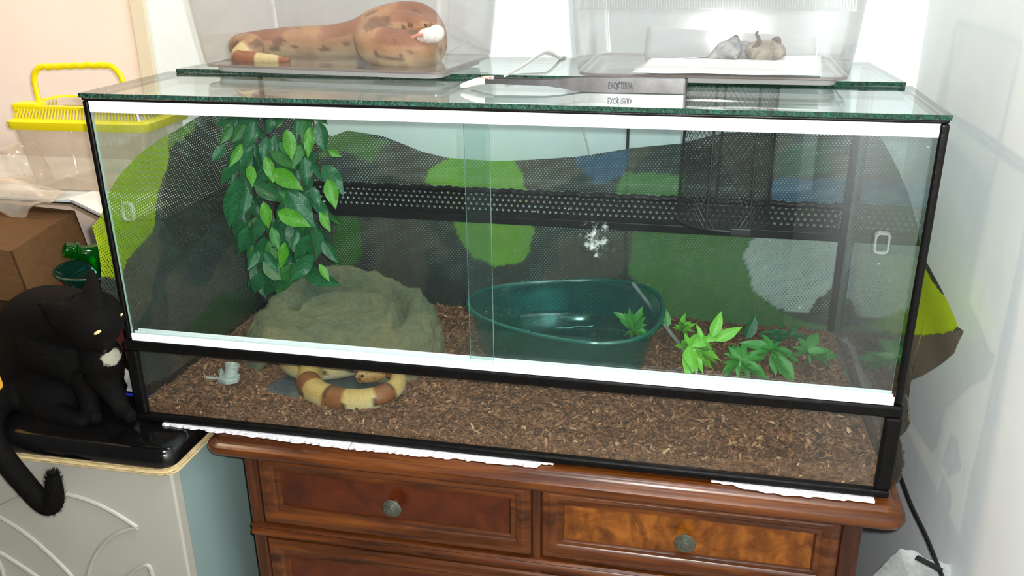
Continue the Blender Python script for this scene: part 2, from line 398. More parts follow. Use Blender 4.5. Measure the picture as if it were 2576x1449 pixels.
def drawer(name, x0, x1, z0, z1, y, panel, knob, inset=.036):
    def rg(i, h): return [(x0 + i, y - h, z0 + i), (x1 - i, y - h, z0 + i), (x1 - i, y - h, z1 - i), (x0 + i, y - h, z1 - i)]
    pr = [(0, -.02), (0, .006), (.003, .009), (.010, .0095), (.0135, .0115), (.018, .0105), (.026, .0045), (.030, .0055), (.033, .006), (inset, .002), (inset, -.004)]
    fr = MB().rings([rg(i, h) for i, h in pr]).build(name, M['wood'], dr)
    MB().box(x0 + inset - .001, x1 - inset + .001, y - .0015, y + .004, z0 + inset - .001, z1 - inset + .001).build('drawer_panel', panel, fr, smooth=False)
    for kx in knob:
        kz = (z0 + z1) / 2 - .002
        R = Matrix.Rotation(math.pi / 2, 3, 'X')
        MB().lathe([(0, 0), (.006, 0), (.0055, .008), (.0075, .012), (.0150, .0145), (.0165, .0165), (.0150, .0185), (.0135, .0188), (.0125, .0205), (.0105, .0208), (.0095, .0222), (.007, .0225), (.006, .0238), (.0025, .0242), (0, .0245)], (kx, y - .0015, kz), 28, R).build('knob', M['bronze'], fr)
drawer('drawer', .209, .679, -.181, -.043, .004, M['wood_panel'], [.448])
drawer('drawer', .697, 1.148, -.179, -.043, .004, M['burl'], [.923])
drawer('drawer', .209, 1.148, -.37, -.2155, .004, M['wood_panel'], [.448, .923])
drawer('drawer', .209, 1.148, -.57, -.40, .004, M['wood_panel'], [.448, .923])
for z in (-.1985, -.386):
    def rr(y, dz): return [(.184, y, z + dz), (1.176, y, z + dz)]
    pf = [(.006, .0135), (-.006, .013), (-.0085, .009), (-.005, .005), (-.008, .001), (-.0095, -.004), (-.007, -.009), (.006, -.0125)]
    MB().rings([[(.184, y, z + d), (1.176, y, z + d)] for y, d in pf], False).build('rail_moulding', M['wood'], dr)
for x0, x1 in ((.183, .207), (.681, .695), (1.150, 1.178)):
    bev(MB().box(x0, x1, -.002, .02, -.86, -.0405).build('stile', M['wood_v'], dr, smooth=False), .003)
for x in (.20, 1.15):
    for y in (.03, .54): MB().lathe([(0, -.9), (.022, -.9), (.028, -.885), (.024, -.86)], (x, y, 0)).build('foot', M['wood_v'], dr)

# ------------------------------------------------------------------ white cabinet with black slab
cb = thing('cabinet', 'white cabinet with embossed arcs on its door at the left', 'cabinet', (-.30, .25, -.9))
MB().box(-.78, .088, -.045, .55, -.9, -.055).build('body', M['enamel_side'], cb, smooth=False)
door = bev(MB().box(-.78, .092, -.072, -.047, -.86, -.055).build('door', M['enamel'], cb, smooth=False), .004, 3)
YD = -.073
def emboss(pts, r=.0042):
    P = [at(x, y, Y=YD) for x, y in pts]
    MB().tube([tuple(p) for p in spline([tuple(p) for p in P], 8)], r, 8, up=(0, -1, 0)).build('embossed_arc', M['enamel'], door)
emboss([(-70, 1310), (0, 1275), (70, 1246), (140, 1240), (210, 1254), (280, 1285), (345, 1326)])
emboss([(345, 1326), (300, 1340), (262, 1368), (236, 1405), (222, 1449), (216, 1500)])
emboss([(-60, 1262), (0, 1300), (60, 1338), (120, 1388), (178, 1446), (215, 1500)])
emboss([(-20, 1378), (10, 1395), (50, 1420), (100, 1455), (140, 1490)])
emboss([(310, 1460), (345, 1432), (372, 1422), (382, 1440), (388, 1470)])
emboss([(-10, 1400), (5, 1430), (15, 1470)])
slab = thing('worktop_slab', 'glossy black worktop slab with a frayed board edge under the cat', 'worktop', (-.34, .23, -.056))
def rslab(prof, x0=-.80, x1=.104, y0=-.088, y1=.56): return bull(x0, x1, y0, y1, prof)
MB().rings(rslab([(.006, -.040), (.001, -.034), (0, -.026), (.002, -.016), (.008, -.0085), (.016, -.0052), (.03, -.0045)]), True, False, True).build('laminate_top', M['slab'], slab)
ed = MB()
rs = []
for i, (ins, z) in enumerate([(.05, -.0549), (.010, -.0549), (.004, -.052), (.0055, -.0490), (.003, -.046), (.0055, -.043), (.005, -.0395), (.012, -.037)]):
    rs.append([(x + random.uniform(-.0022, .0022), y + random.uniform(-.0022, .0022), zz) for x, y, zz in rslab([(ins, z)])[0]])
ed.rings(rs, True, True, True).build('board_edge', M['chip_edge'], slab, smooth=False)

# ------------------------------------------------------------------ foam strips under the tank
def foam_strip(x0, x1, label, proud):
    top = []; n = int((x1 - x0) / .006)
    out = MB(); pts = []
    for i in range(n + 1):
        x = lerp(x0, x1, i / n)
        y = -proud(i / n) + random.uniform(-.0022, .0022) + .004 * noise.noise((x * 40, 3, 0))
        pts.append((x, y))
    poly = [(x, y, -.0042) for x, y in pts] + [(x1, .10, -.0042), (x0, .10, -.0042)]
    o = out.prism(poly, (0, 0, .0038)).build('foam_sheet', M['foam'], smooth=False)
    return tag(o, label, 'foam sheet', 'white foam strips under the tank')
foam_strip(.045, .383, 'torn white foam strip under the tank from the black slab to above the first knob', lambda t: .009 + .011 * t)
foam_strip(.386, .715, 'torn white foam strip under the tank reaching the middle of the dresser', lambda t: .020 - .006 * t if t < .93 else .004)
foam_strip(.955, 1.185, 'torn white foam strip under the right end of the tank', lambda t: .002 + .016 * min(1, t * 3) - .004 * t)

# ------------------------------------------------------------------ terrarium
tk = thing('terrarium', 'long glass terrarium with black silicone edges, white rails and sliding doors', 'terrarium', (.6, .28, 0))
G2 = [M['glass'], M['pale_edge']]
MB().box(.004, W - .004, .004, D - .004, 0, .006).build('floor_pane', M['tank_floor'], tk, smooth=False)
MB().box(0, .006, .006, D - .006, .006, H, sides=(0, 1, 1)).build('side_pane', G2, tk, smooth=False)
MB().box(W - .006, W, .006, D - .006, .006, H, sides=(0, 1, 1)).build('side_pane', G2, tk, smooth=False)
MB().box(.0, W, D - .006, D, .006, .215, sides=(1, 0, 1)).build('rear_pane', G2, tk, smooth=False)
MB().box(.0, W, D - .006, D, .283, H, sides=(1, 0, 1)).build('rear_pane', G2, tk, smooth=False)
MB().box(.0, W, 0, .006, .006, .146, sides=(1, 0, 1)).build('front_pane', G2, tk, smooth=False)
# black framing bars
def bar(x0, x1, y0, y1, z0, z1, b=.004): return bev(MB().box(x0, x1, y0, y1, z0, z1).build('silicone_bar', M['silicone'], tk, smooth=False), b, 3)
bar(-.004, W + .005, -.006, .008, .131, .1495)
bar(-.004, W + .005, -.007, .008, 0, .0125)
bar(-.005, .016, -.006, .007, .0125, .131)
bar(W - .017, W + .006, -.006, .007, .0125, .131)
bar(-.001, .008, -.001, .006, .1495, H)
bar(W - .008, W + .003, -.002, .007, .1495, H)
bar(.006, .014, D - .016, D - .006, .006, H)
bar(W - .020, W - .006, D - .018, D - .006, .006, H)
bar(.004, W - .004, -.003, .016, H, H + .0043, .002)
bar(.004, W - .004, D - .02, D, H, H + .0, .0) if False else None
bar(-.002, .010, .0, .26, H, H + .0043, .002); bar(W - .010, W + .002, .0, .26, H, H + .0043, .002)
# vent strip in the rear wall
vs = MB()
y0v, y1v = D - .012, D - .002
zb, zt = .234, .276; rows = 4; rh = (zt - zb) / rows; cw = .0123; x0v, x1v = .02, W - .022
for r in range(rows):
    x = x0v - (cw / 2 if r % 2 else 0)
    while x < x1v - cw * .5:
        a, b = max(x, x0v), min(x + cw, x1v); cx, cz = x + cw / 2, zb + rh * (r + .5)
        if b - a > cw * .9:
            q = [(a, zb + rh * r), ((a + b) / 2, zb + rh * r), (b, zb + rh * r), (b, cz), (b, zb + rh * (r + 1)), ((a + b) / 2, zb + rh * (r + 1)), (a, zb + rh * (r + 1)), (a, cz)]
            rad = .0029
            ci = [(cx + rad * math.cos(t), cz + rad * math.sin(t)) for t in [math.radians(k) for k in (225, 270, 315, 0, 45, 90, 135, 180)]]
            co = [(cx + (u - cx) * .45, cz + (v - cz) * .45 + .0003) for u, v in ci]
            P = [(u, y1v - .004, v) for u, v in q] + [(u, y1v - .004, v) for u, v in ci] + [(u, y1v - .003, v) for u, v in co]
            vs.add(P, [(k, (k + 1) % 8, 8 + (k + 1) % 8, 8 + k) for k in range(8)])
            vs.add(P[8:], [(k, (k + 1) % 8, 8 + (k + 1) % 8, 8 + k) for k in range(8)], 1)
        elif b > a:
            vs.add([(a, y1v - .004, zb + rh * r), (b, y1v - .004, zb + rh * r), (b, y1v - .004, zb + rh * (r + 1)), (a, y1v - .004, zb + rh * (r + 1))], [(0, 1, 2, 3)])
        x += cw
vp = vs.build('vent_strip', [M['black_metal'], M['hole_glint']], tk, smooth=False)
bev(MB().box(.012, W - .012, y0v - .006, y1v, .2115, .2285).build('vent_channel', M['black_metal'], vp, smooth=False), .002)
MB().box(.012, W - .012, y0v - .002, y1v - .003, .2285, .2345).build('vent_channel', M['black_metal'], vp, smooth=False)
bead = [(x, y0v + .001, .2795 + .0012 * math.sin(x * 330) + .001 * math.sin(x * 97)) for x in [.014 + i * .004 for i in range(293)]]
MB().tube(bead, .0062, 8).build('silicone_bead', M['silicone'], vp)
# rails
def rail(name, z0, z1, up):
    lips = [(0, .003), (.0098, .0122), (.019, .022)]
    m = MB(); bz = (z0, z0 + .0035) if up else (z1 - .0035, z1)
    m.box(.012, W - .009, -.0035, .0205, *bz)
    for a, b in lips: m.box(.012, W - .009, a - .0035, b - .0035, z0 + (.0035 if up else 0), z1 - (0 if up else .0035))
    return bev(m.build(name, M['white_pvc'], tk, smooth=False), .0006, 1)
rail('lower_rail', .1497, .1625, True); rail('upper_rail', .5235, H, False)
def sdoor(name, x0, x1, y, m, edge, hx, hz, lab):
    d = MB().box(x0, x1, y, y + .004, .1535, .533, sides=(1, 0, 1)).build(name, [m, edge], tk, smooth=False)
    d['label'] = lab
    hw, hh, ro = .0105, .0155, .006
    def rr(hw, hh, r, yy):
        o = []
        for cx, cz, a0 in ((hw - r, hh - r, 0), (-hw + r, hh - r, 90), (-hw + r, -hh + r, 180), (hw - r, -hh + r, 270)):
            for k in range(6): a = math.radians(a0 + 18 * k); o.append((hx + cx + r * math.cos(a), yy, hz + cz + r * math.sin(a)))
        return o
    MB().rings([rr(hw, hh, ro, y), rr(hw, hh, ro, y - .004), rr(hw - .0012, hh - .0012, ro, y - .006), rr(hw - .0035, hh - .0035, .004, y - .006), rr(hw - .0042, hh - .0042, .004, y - .0025)], True).build('finger_pull', M['clear_handle'], d)
    return d
sdoor('sliding_door', .011, .622, .0006, M['door_glass'], M['pale_edge'], .046, .371, 'left sliding glass door')
sdoor('sliding_door', .583, W - .011, .0106, M['door_glass_dirty'], M['pale_edge'], 1.146, .381, 'right sliding glass door with a white dried splash')
# lids
lid = MB().box(-.003, W + .003, -.003, .236, H + .0045, H + .011, sides=(1, 1, 0)).build('lid_pane', [M['lid_glass'], M['green_edge']], smooth=False)
tag(lid, 'long green edged glass lid along the front of the terrarium, tongs lying on it', 'glass sheet')
sl = -(.0105) / .33
m = MB(); o0 = V((.020, .224, H + .0113)); m.hexa(o0, (1.172, 0, 0), (0, .318, sl * .318), (0, 0, .0062))
m.m = [1, 1, 1, 1, 0, 0]
lid2 = m.build('rear_glass_pane', [M['lid_glass'], M['green_edge']], smooth=False)
tag(lid2, 'shorter green edged glass sheet behind the lid, plastic boxes standing on it', 'glass sheet')
def ztop(y): return H + .0175 + sl * (y - .224)

# ------------------------------------------------------------------ bark bed
def bare(x, y): return max(0, 1 - max(0, ((x - .275) / .135) ** 2 + ((y - .150) / .072) ** 2) ** 2)
def bed(x, y):
    h = .019 + .006 * noise.noise((x * 7, y * 7, 1)) + .003 * noise.noise((x * 25, y * 25, 2)) + .010 * sstep(.10, .0, y) + .012 * sstep(.9, 1.15, x) * sstep(.3, .1, y)
    h += .006 * sstep(.12, .02, x)
    return lerp(h, .003, min(1, 1.6 * bare(x, y)))
bb = MB(); nx, ny = 190, 88
for j in range(ny + 1):
    for i in range(nx + 1):
        x = lerp(.0075, W - .0075, i / nx); y = lerp(.0085, D - .008, j / ny); bb.v.append((x, y, max(.004, bed(x, y))))
for j in range(ny):
    for i in range(nx): a = j * (nx + 1) + i; bb.f.append((a, a + 1, a + nx + 2, a + nx + 1)); bb.m.append(1)
bb.c = [(.06, .035, .02)] * len(bb.v)
fr = [(lerp(.0075, W - .0075, i / nx), .0085, 0) for i in range(nx + 1)]
k0 = len(bb.v)
for i in range(nx + 1): bb.v.append((fr[i][0], .0085, .0062)); bb.c.append((.06, .035, .02))
for i in range(nx): bb.f.append((k0 + i, k0 + i + 1, i + 1, i)); bb.m.append(1)
tones = [lin(c) for c in ((112, 76, 52), (134, 93, 64), (152, 106, 74), (88, 60, 42), (172, 130, 98), (124, 80, 54), (142, 98, 70), (70, 48, 34), (198, 158, 124))]
wts = [5, 6, 5, 4, 2, 5, 4, 3, 1]
def chip(x, y, z, s, tilt, front=False):
    a = random.uniform(0, 6.28); L = s * random.uniform(.7, 1.5); Wd = s * random.uniform(.25, .6)
    R = Matrix.Rotation(a, 3, 'Z') @ Matrix.Rotation(random.gauss(0, tilt), 3, 'X') @ Matrix.Rotation(random.gauss(0, tilt), 3, 'Y')
    if front: R = Matrix.Rotation(math.pi / 2, 3, 'X') @ R
    th = s * .16
    loc = [(-L, -Wd * .5, 0), (-L * .2, -Wd * random.uniform(.7, 1.1), th), (L, -Wd * random.uniform(.1, .6), 0), (L * .8, Wd * random.uniform(.2, .7), 0), (-L * .1, Wd * random.uniform(.6, 1.1), th), (-L * .9, Wd * .5, 0), (0, 0, th * 2.2)]
    vsx = [V((x, y, z)) + R @ V(p) for p in loc]
    if min(p.y for p in vsx) < .0066 or max(p.y for p in vsx) > D - .0065 or min(p.x for p in vsx) < .0065 or max(p.x for p in vsx) > W - .0065: return
    t = random.choices(tones, wts)[0]; f = random.uniform(.75, 1.25)
    bb.add(vsx, [(0, 1, 6), (1, 2, 6), (2, 3, 6), (3, 4, 6), (4, 5, 6), (5, 0, 6)], 0, tuple(q * f for q in t))
for _ in range(34000):
    x, y = random.uniform(.009, W - .009), random.uniform(.0095, D - .01)
    if random.random() < 1.15 * bare(x, y): continue
    chip(x, y, bed(x, y) + random.uniform(0, .004), random.uniform(.0025, .0065) * (1.35 if random.random() < .12 else 1), .45)
for _ in range(900):
    x, y = random.uniform(.012, W - .012), random.uniform(.014, D - .014)
    if random.random() < 1.3 * bare(x, y): continue
    chip(x, y, bed(x, y) + random.uniform(.002, .006), random.uniform(.006, .0095), .35)
for _ in range(5200):
    x = random.uniform(.012, W - .012); z = random.uniform(.013, max(.014, bed(x, .01)))
    chip(x, .0098, z, random.uniform(.0025, .0055), .25, True)
bo = bb.build('bark_bedding', [M['bark'], M['bark_bed']], smooth=False)
tag(bo, 'brown shredded bark bedding covering the terrarium floor', 'bark', kind='stuff')

# ------------------------------------------------------------------ rock hide
rk = MB(); NT, NS = 120, 46
cx, cy, rx, ry = .266, .277, .192, .147
rings = []
for j in range(NS + 1):
    s = j / NS; ring = []
    for i in range(NT):
        th = 2 * math.pi * i / NT; c, sn = math.cos(th), math.sin(th)
        e = 2.5; rr = 1 / (abs(c) ** e + abs(sn) ** e) ** (1 / e)
        rr *= 1 + .05 * noise.noise((c * 1.3, sn * 1.3, 5))
        hr = .102 + .022 * sn + .010 * noise.noise((c * 1.5, sn * 1.5, 9)) - .008 * c
        if s < .5:
            u = s / .5; rad = 1 - .24 * (1 - math.cos(u * math.pi / 2)); z = hr * math.sin(u * math.pi / 2)
        else:
            v = (s - .5) / .5; rad = .76 * (1 - v) ** .9
            yy = ry * rr * rad * sn
            zp = .090 + .13 * yy + .010 * noise.noise((rad * c * 2.2, rad * sn * 2.2, 6))
            back = sstep(-.35, .30, sn + .15 * c)
            gv = .27 + .05 * noise.noise((c * 2, sn * 2, 3))
            z = lerp(hr + .018 * back * max(0, sn), zp, sstep(.04, lerp(.55, gv - .01, back), v))
            z -= .020 * back * math.exp(-((v - gv) / .06) ** 2)
            z += .013 * back * math.exp(-((v - gv - .14) / .07) ** 2)
        x, y = cx + rx * rr * rad * c, cy + ry * rr * rad * sn
        nn = noise.noise((x * 28, y * 28, z * 28)) * .006 + noise.noise((x * 75, y * 75, z * 75)) * .003 - .004 * max(0, noise.noise((x * 14, y * 20, 3)))
        k = max(.001, rr * rad)
        ring.append((x + nn * c, y + nn * sn, .006 + z + nn * (.2 if s < .2 else 1) + (0 if s > 0 else 0)))
    rings.append(ring)
for r in rings: rk.v += r
def open_(i, j):
    th = math.degrees(2 * math.pi * (i + .5) / NT); lim = 21 * math.exp(-((th - 268) / 34) ** 4) 
    return j < lim * .62 if 232 < th < 306 else False
for j in range(NS):
    for i in range(NT):
        if not open_(i, j):
            rk.f.append((j * NT + i, j * NT + (i + 1) % NT, (j + 1) * NT + (i + 1) % NT, (j + 1) * NT + i)); rk.m.append(0)
ro = solid(rk.build('rock_hide', M['rock']), .009, -1); ro.data.set_sharp_from_angle(angle=math.radians(80))
tag(ro, 'grey green moulded rock hide with a grooved top on the bark', 'rock hide')

# ------------------------------------------------------------------ snakes
def snake(path, n, pattern, nsub=8, label='', squash=.94, pre=None):
    P = spline(path, nsub); pts = [V(p[:3]) for p in P]; rad = [p[3] for p in P]
    m = MB(); m.tube(pts, rad, n, up=(0, 0, 1)); L = 0; cols = []
    for i, p in enumerate(pts):
        if i: L += (p - pts[i - 1]).length
        for k in range(n): cols.append(pattern(L, 2 * math.pi * k / n, i / len(pts), m.v[i * n + k], p))
    return m, cols, pts
CR, BR, DK, BE, RD = lin((196, 164, 98)), lin((134, 80, 42)), lin((70, 42, 22)), lin((214, 204, 160)), lin((150, 84, 44))
def mixc(a, b, t): return tuple(lerp(x, y, t) for x, y in zip(a, b))
def band(L, period, width, wob=0): 
    f = ((L + wob) / period) % 1; return abs(f - .5) / width
def pat1(L, a, t, q, p):
    up = (q[2] - p.z) / max(.004, ((V(q) - p).length))
    ww = .25 - .05 * abs(up) + .03 * noise.noise((q[0] * 60, q[1] * 60, q[2] * 60))
    d = band(L, .078, ww)
    base = mixc(BE, CR, sstep(-.5, .5, up))
    if up > -.45:
        if d < .88: base = mixc(DK, BR, sstep(-.45, -.15, up))
        elif d < 1.02: base = DK
    elif up > -.62 and d < .55: base = DK
    return base
path1 = [(.33, .33, .034, .012), (.24, .335, .034, .016), (.155, .285, .034, .019), (.172, .215, .032, .021), (.215, .178, .030, .022), (.275, .190, .030, .022), (.325, .235, .032, .022), (.30, .285, .038, .022), (.243, .262, .045, .022), (.233, .205, .040, .022), (.246, .150, .032, .0222), (.262, .112, .031, .0222), (.298, .082, .0315, .0222), (.350, .070, .032, .021), (.394, .086, .034, .0185), (.416, .120, .037, .016), (.412, .152, .042, .0135), (.392, .163, .0455, .0125)]
m, cols, pts = snake(path1, 28, pat1)
sk = thing('tank_snake', 'tan and brown banded snake curled out of the rock hide', 'snake', (.33, .13, .005))
m.build('body', M['snake'], sk, col=cols)
hd = MB(); hp = spline([(.392, .163, .0455, .0125), (.382, .158, .047, .0150), (.370, .150, .047, .0172), (.357, .141, .0455, .0150), (.346, .134, .0435, .0105), (.3415, .131, .0425, .006)], 5)
hd.tube([p[:3] for p in hp], [p[3] for p in hp], 20, flat=.72)
# flattened head with a dark cheek stripe
hcol = [mixc(lin((176, 136, 80)), lin((92, 60, 34)), sstep(.1, .5, noise.noise((v[0] * 160, v[1] * 160, v[2] * 160)))) for v in hd.v]
hd.build('head', M['snake'], sk, col=hcol)
for ex, ey, ez in ((.3555, .1275, .051), (.3455, .1445, .051)): MB().ell((ex, ey, ez), .0026, n=10).build('eye', M['dark_dot'], sk)
# big snake in the box
def pat2(L, a, t, q, p):
    up = (q[2] - p.z) / max(.004, ((V(q) - p).length))
    base = mixc(lin((206, 186, 148)), lin((178, 136, 96)), sstep(-.7, .25, up))
    n1 = noise.noise((q[0] * 26, q[1] * 26, q[2] * 26))
    base = mixc(base, lin((150, 104, 66)), .5 * sstep(.0, .45, noise.noise((q[0] * 48, q[1] * 48, q[2] * 48 + 9))))
    if t < .16:
        return lin((226, 206, 150)) if band(L, .075, .26) < 1 else lin((158, 92, 50))
    d = band(L, .15, .27, .03 * n1)
    if up > .3 and d < 1: base = mixc(lin((140, 90, 62)), lin((158, 108, 76)), d)
    elif up > -.05 and d < .6 and n1 > .12: base = lin((112, 78, 50))
    if -.35 < up < .05 and noise.noise((q[0] * 55, q[1] * 55, q[2] * 55)) > .22: base = mixc(base, lin((84, 58, 38)), .8)
    elif up >= .05 and noise.noise((q[0] * 34 + 5, q[1] * 34, q[2] * 34)) > .30: base = mixc(base, lin((104, 68, 42)), .75)
    return base
def q2(px, py, Y, r): p = at(px, py, Y=Y); return (p.x, p.y, p.z, r)
path2 = [q2(728, 152, .262, .004), q2(690, 151, .262, .009), q2(640, 149, .264, .0125), q2(604, 143, .268, .016), (.132, .292, .589, .020), q2(610, 119, .330, .024), q2(680, 112, .352, .027), q2(760, 109, .362, .030), q2(840, 108, .364, .032), q2(905, 96, .366, .034), q2(960, 67, .372, .034), q2(1015, 54, .376, .034), q2(1055, 58, .368, .033), q2(1074, 84, .340, .033), q2(1072, 116, .300, .034), q2(1048, 127, .264, .0335), q2(1000, 126, .256, .034), q2(950, 114, .264, .033), q2(938, 88, .288, .030), q2(975, 69, .302, .027), q2(1025, 62, .306, .023), q2(1062, 68, .298, .018), q2(1078, 76, .290, .012)]
m, cols, pts = snake(path2, 36, pat2)
sk2 = thing('boxed_snake', 'large tan boa coiled in the left plastic box on the lid', 'snake', (.30, .30, .558))
m.build('body', M['snake'], sk2, col=cols)
for x_, y_ in ((1070, 64), (1080, 72)): MB().ell(at(x_, y_, Y=.284), .0028, n=10).build('eye', M['dark_dot'], sk2)

# ------------------------------------------------------------------ grey plastic fitting
pl = thing('plastic_fitting', 'small grey plastic fitting with a toothed collar lying on the bark', 'plastic fitting', (.106, .116, .024))
R = Matrix.Rotation(.18, 3, 'Y') @ Matrix.Rotation(-.25, 3, 'X')
MB().lathe([(.0095, 0), (.0125, .0), (.0125, .006), (.0115, .007), (.0118, .021), (.0135, .0215), (.0135, .025), (.0115, .025), (.0100, .020), (.0095, 0)], (.109, .113, .032), 24, R).build('collar', M['grey_pla'], pl)
for k in range(8):
    a = k * math.pi / 4; c = V((.109, .113, .032)) + R @ V((.0108 * math.cos(a), .0108 * math.sin(a), .0185))
    MB().hexa(c - V((.0015, .0015, 0)), (.003, 0, 0), (0, .003, 0), R @ V((0, 0, .005))).build('tooth', M['grey_pla'], pl, smooth=False)
bev(MB().prism([(.090, .100, .026), (.112, .092, .026), (.130, .101, .028), (.128, .116, .030), (.100, .122, .030)], (0, 0, .010)).build('base', M['grey_pla'], pl, smooth=False), .002)
MB().tube([(.096, .106, .033), (.080, .104, .032), (.068, .103, .033)], [.0028, .0022, .0024], 8).build('spigot', M['grey_pla'], pl)
MB().prism([(.088, .112, .034), (.100, .112, .034), (.092, .113, .048)], (0, .003, 0)).build('fin', M['grey_pla'], pl, smooth=False)

# ------------------------------------------------------------------ teal tub
tb = thing('plastic_tub', 'translucent teal plastic tub on the bark at the middle of the tank', 'tub', (.68, .33, .02))
def tubring(k, z, wob=0):
    o = []
    for i in range(64):
        a = 2 * math.pi * i / 64; c, s = math.cos(a), math.sin(a); e = 2.4; r = 1 / (abs(c) ** e + abs(s) ** e) ** (1 / e)
        o.append((.680 + .181 * k * r * c + .0 * s, .332 + .140 * k * r * s * (1 - .22 * c * (-1)) , z + wob * math.sin(2 * a + .6)))
    return o
shell = MB().rings([tubring(.0, .027), tubring(.55, .0275), tubring(.80, .028), tubring(.85, .034), tubring(.90, .075, .001), tubring(.97, .122, .004), tubring(1.01, .1245, .004), tubring(1.02, .120, .004)]).build('shell', M['tub'], tb)
solid(shell, .0022, 0)
MB().rings([tubring(.0, .055), tubring(.875, .055)]).build('water', glass('still_water', (.62, .86, .83), refl=.03, haze=.10, hazecol=lin((30, 70, 64))), tb)
MB().tube([(p[0] * 1, p[1], p[2]) for p in tubring(1.0, .1245, .004)], .0034, 8, closed=True).build('rim', M['tub_rim'], tb)

# ------------------------------------------------------------------ leaves
def leaf_mesh(name, width, mt, curl=.10, n=9, tip=1.0):
    m = MB(); vs = []
    for i in range(n + 1):
        t = i / n; wd = width * (math.sin(math.pi * t ** .86) ** .95) * (1 - .22 * t) if 0 < t < 1 else 0.004
        wave = .028 * math.sin(t * 13)
        zc = -curl * t * t
        vs += [(-wd, t, zc + wd * .28 + wave), (-wd * .5, t, zc + wd * .10), (0, t, zc - .012), (wd * .5, t, zc + wd * .10), (wd, t, zc + wd * .28 - wave)]
    fs = [(i * 5 + k, i * 5 + k + 1, i * 5 + k + 6, i * 5 + k + 5) for i in range(n) for k in range(4)]
    m.add(vs, fs); return m.mesh(name, mt, True)
LV = {k: [leaf_mesh('leaf', wdt, M['leaf_' + k], cu) for wdt, cu in ((.24, .12), (.265, .2), (.215, .05))] for k in ('dark', 'mid', 'bright', 'pale')}
def put_leaf(parent, me, p0, p1, nrm, name='leaf', wscale=1.0):
    d = p1 - p0; L = d.length; y = d / L; x = y.cross(nrm).normalized(); z = x.cross(y)
    R = Matrix((x * L * wscale, y * L, z * L)).transposed().to_4x4()
    o = bpy.data.objects.new(name, me); C.objects.link(o); attach(o, parent, Matrix.Translation(p0) @ R); return o
vine = thing('hanging_vine', 'hanging artificial vine with glossy green leaves in the left of the tank', 'artificial plant', (.10, .34, .06))
def vp_(cx, cy, Y): return at(480 + cx / 2.898, 260 + cy / 2.898, Y=Y)
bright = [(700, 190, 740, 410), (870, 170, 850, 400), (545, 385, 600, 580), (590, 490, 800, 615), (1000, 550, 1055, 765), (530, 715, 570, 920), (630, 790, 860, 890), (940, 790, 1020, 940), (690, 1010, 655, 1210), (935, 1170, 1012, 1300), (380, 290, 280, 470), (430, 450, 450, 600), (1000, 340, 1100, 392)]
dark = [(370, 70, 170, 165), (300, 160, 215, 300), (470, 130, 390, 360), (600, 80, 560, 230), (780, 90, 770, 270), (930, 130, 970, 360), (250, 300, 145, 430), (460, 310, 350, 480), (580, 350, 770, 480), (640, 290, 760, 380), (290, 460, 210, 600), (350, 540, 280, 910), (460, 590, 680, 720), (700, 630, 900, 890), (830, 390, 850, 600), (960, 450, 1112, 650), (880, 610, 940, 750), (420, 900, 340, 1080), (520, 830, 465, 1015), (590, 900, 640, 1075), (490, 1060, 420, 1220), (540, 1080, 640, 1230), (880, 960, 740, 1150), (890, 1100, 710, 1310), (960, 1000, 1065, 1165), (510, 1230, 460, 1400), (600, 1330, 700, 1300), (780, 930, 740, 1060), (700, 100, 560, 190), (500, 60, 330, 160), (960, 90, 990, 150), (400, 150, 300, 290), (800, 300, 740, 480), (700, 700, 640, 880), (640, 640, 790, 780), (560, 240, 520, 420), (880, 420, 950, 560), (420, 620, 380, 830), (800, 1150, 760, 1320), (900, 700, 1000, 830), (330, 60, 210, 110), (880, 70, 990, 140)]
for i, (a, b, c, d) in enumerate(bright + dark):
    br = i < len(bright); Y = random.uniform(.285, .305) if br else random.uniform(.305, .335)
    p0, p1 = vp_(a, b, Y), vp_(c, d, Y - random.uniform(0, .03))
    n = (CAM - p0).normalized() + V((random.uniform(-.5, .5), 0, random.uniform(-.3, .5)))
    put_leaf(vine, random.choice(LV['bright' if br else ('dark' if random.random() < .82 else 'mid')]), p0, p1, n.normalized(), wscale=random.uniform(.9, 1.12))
put_leaf(vine, LV['pale'][1], vp_(530, 1150, .33), vp_(660, 1310, .325), (CAM - vp_(530, 1150, .33)).normalized())
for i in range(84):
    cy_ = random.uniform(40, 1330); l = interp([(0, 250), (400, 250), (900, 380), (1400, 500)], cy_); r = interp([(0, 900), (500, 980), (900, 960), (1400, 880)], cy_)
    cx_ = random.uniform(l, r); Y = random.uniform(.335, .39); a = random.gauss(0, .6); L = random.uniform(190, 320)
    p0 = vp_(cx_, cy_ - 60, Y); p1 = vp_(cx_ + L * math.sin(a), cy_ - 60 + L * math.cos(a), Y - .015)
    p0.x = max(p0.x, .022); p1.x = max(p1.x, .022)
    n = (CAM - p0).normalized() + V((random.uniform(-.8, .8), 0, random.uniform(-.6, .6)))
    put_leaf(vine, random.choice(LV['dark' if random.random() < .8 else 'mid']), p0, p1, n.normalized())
for sp in ([(380, -20), (400, 150), (330, 480), (380, 620), (440, 850), (480, 1050), (500, 1240)], [(560, -20), (545, 250), (620, 480), (600, 780), (560, 1000), (520, 1240)], [(760, -20), (790, 280), (820, 620), (870, 930), (920, 1170)], [(880, 0), (930, 420), (970, 560)]):
    MB().tube(spline([tuple(vp_(x, y, .338)) for x, y in sp], 6), .0014, 6).build('stem', M['stem'], vine)

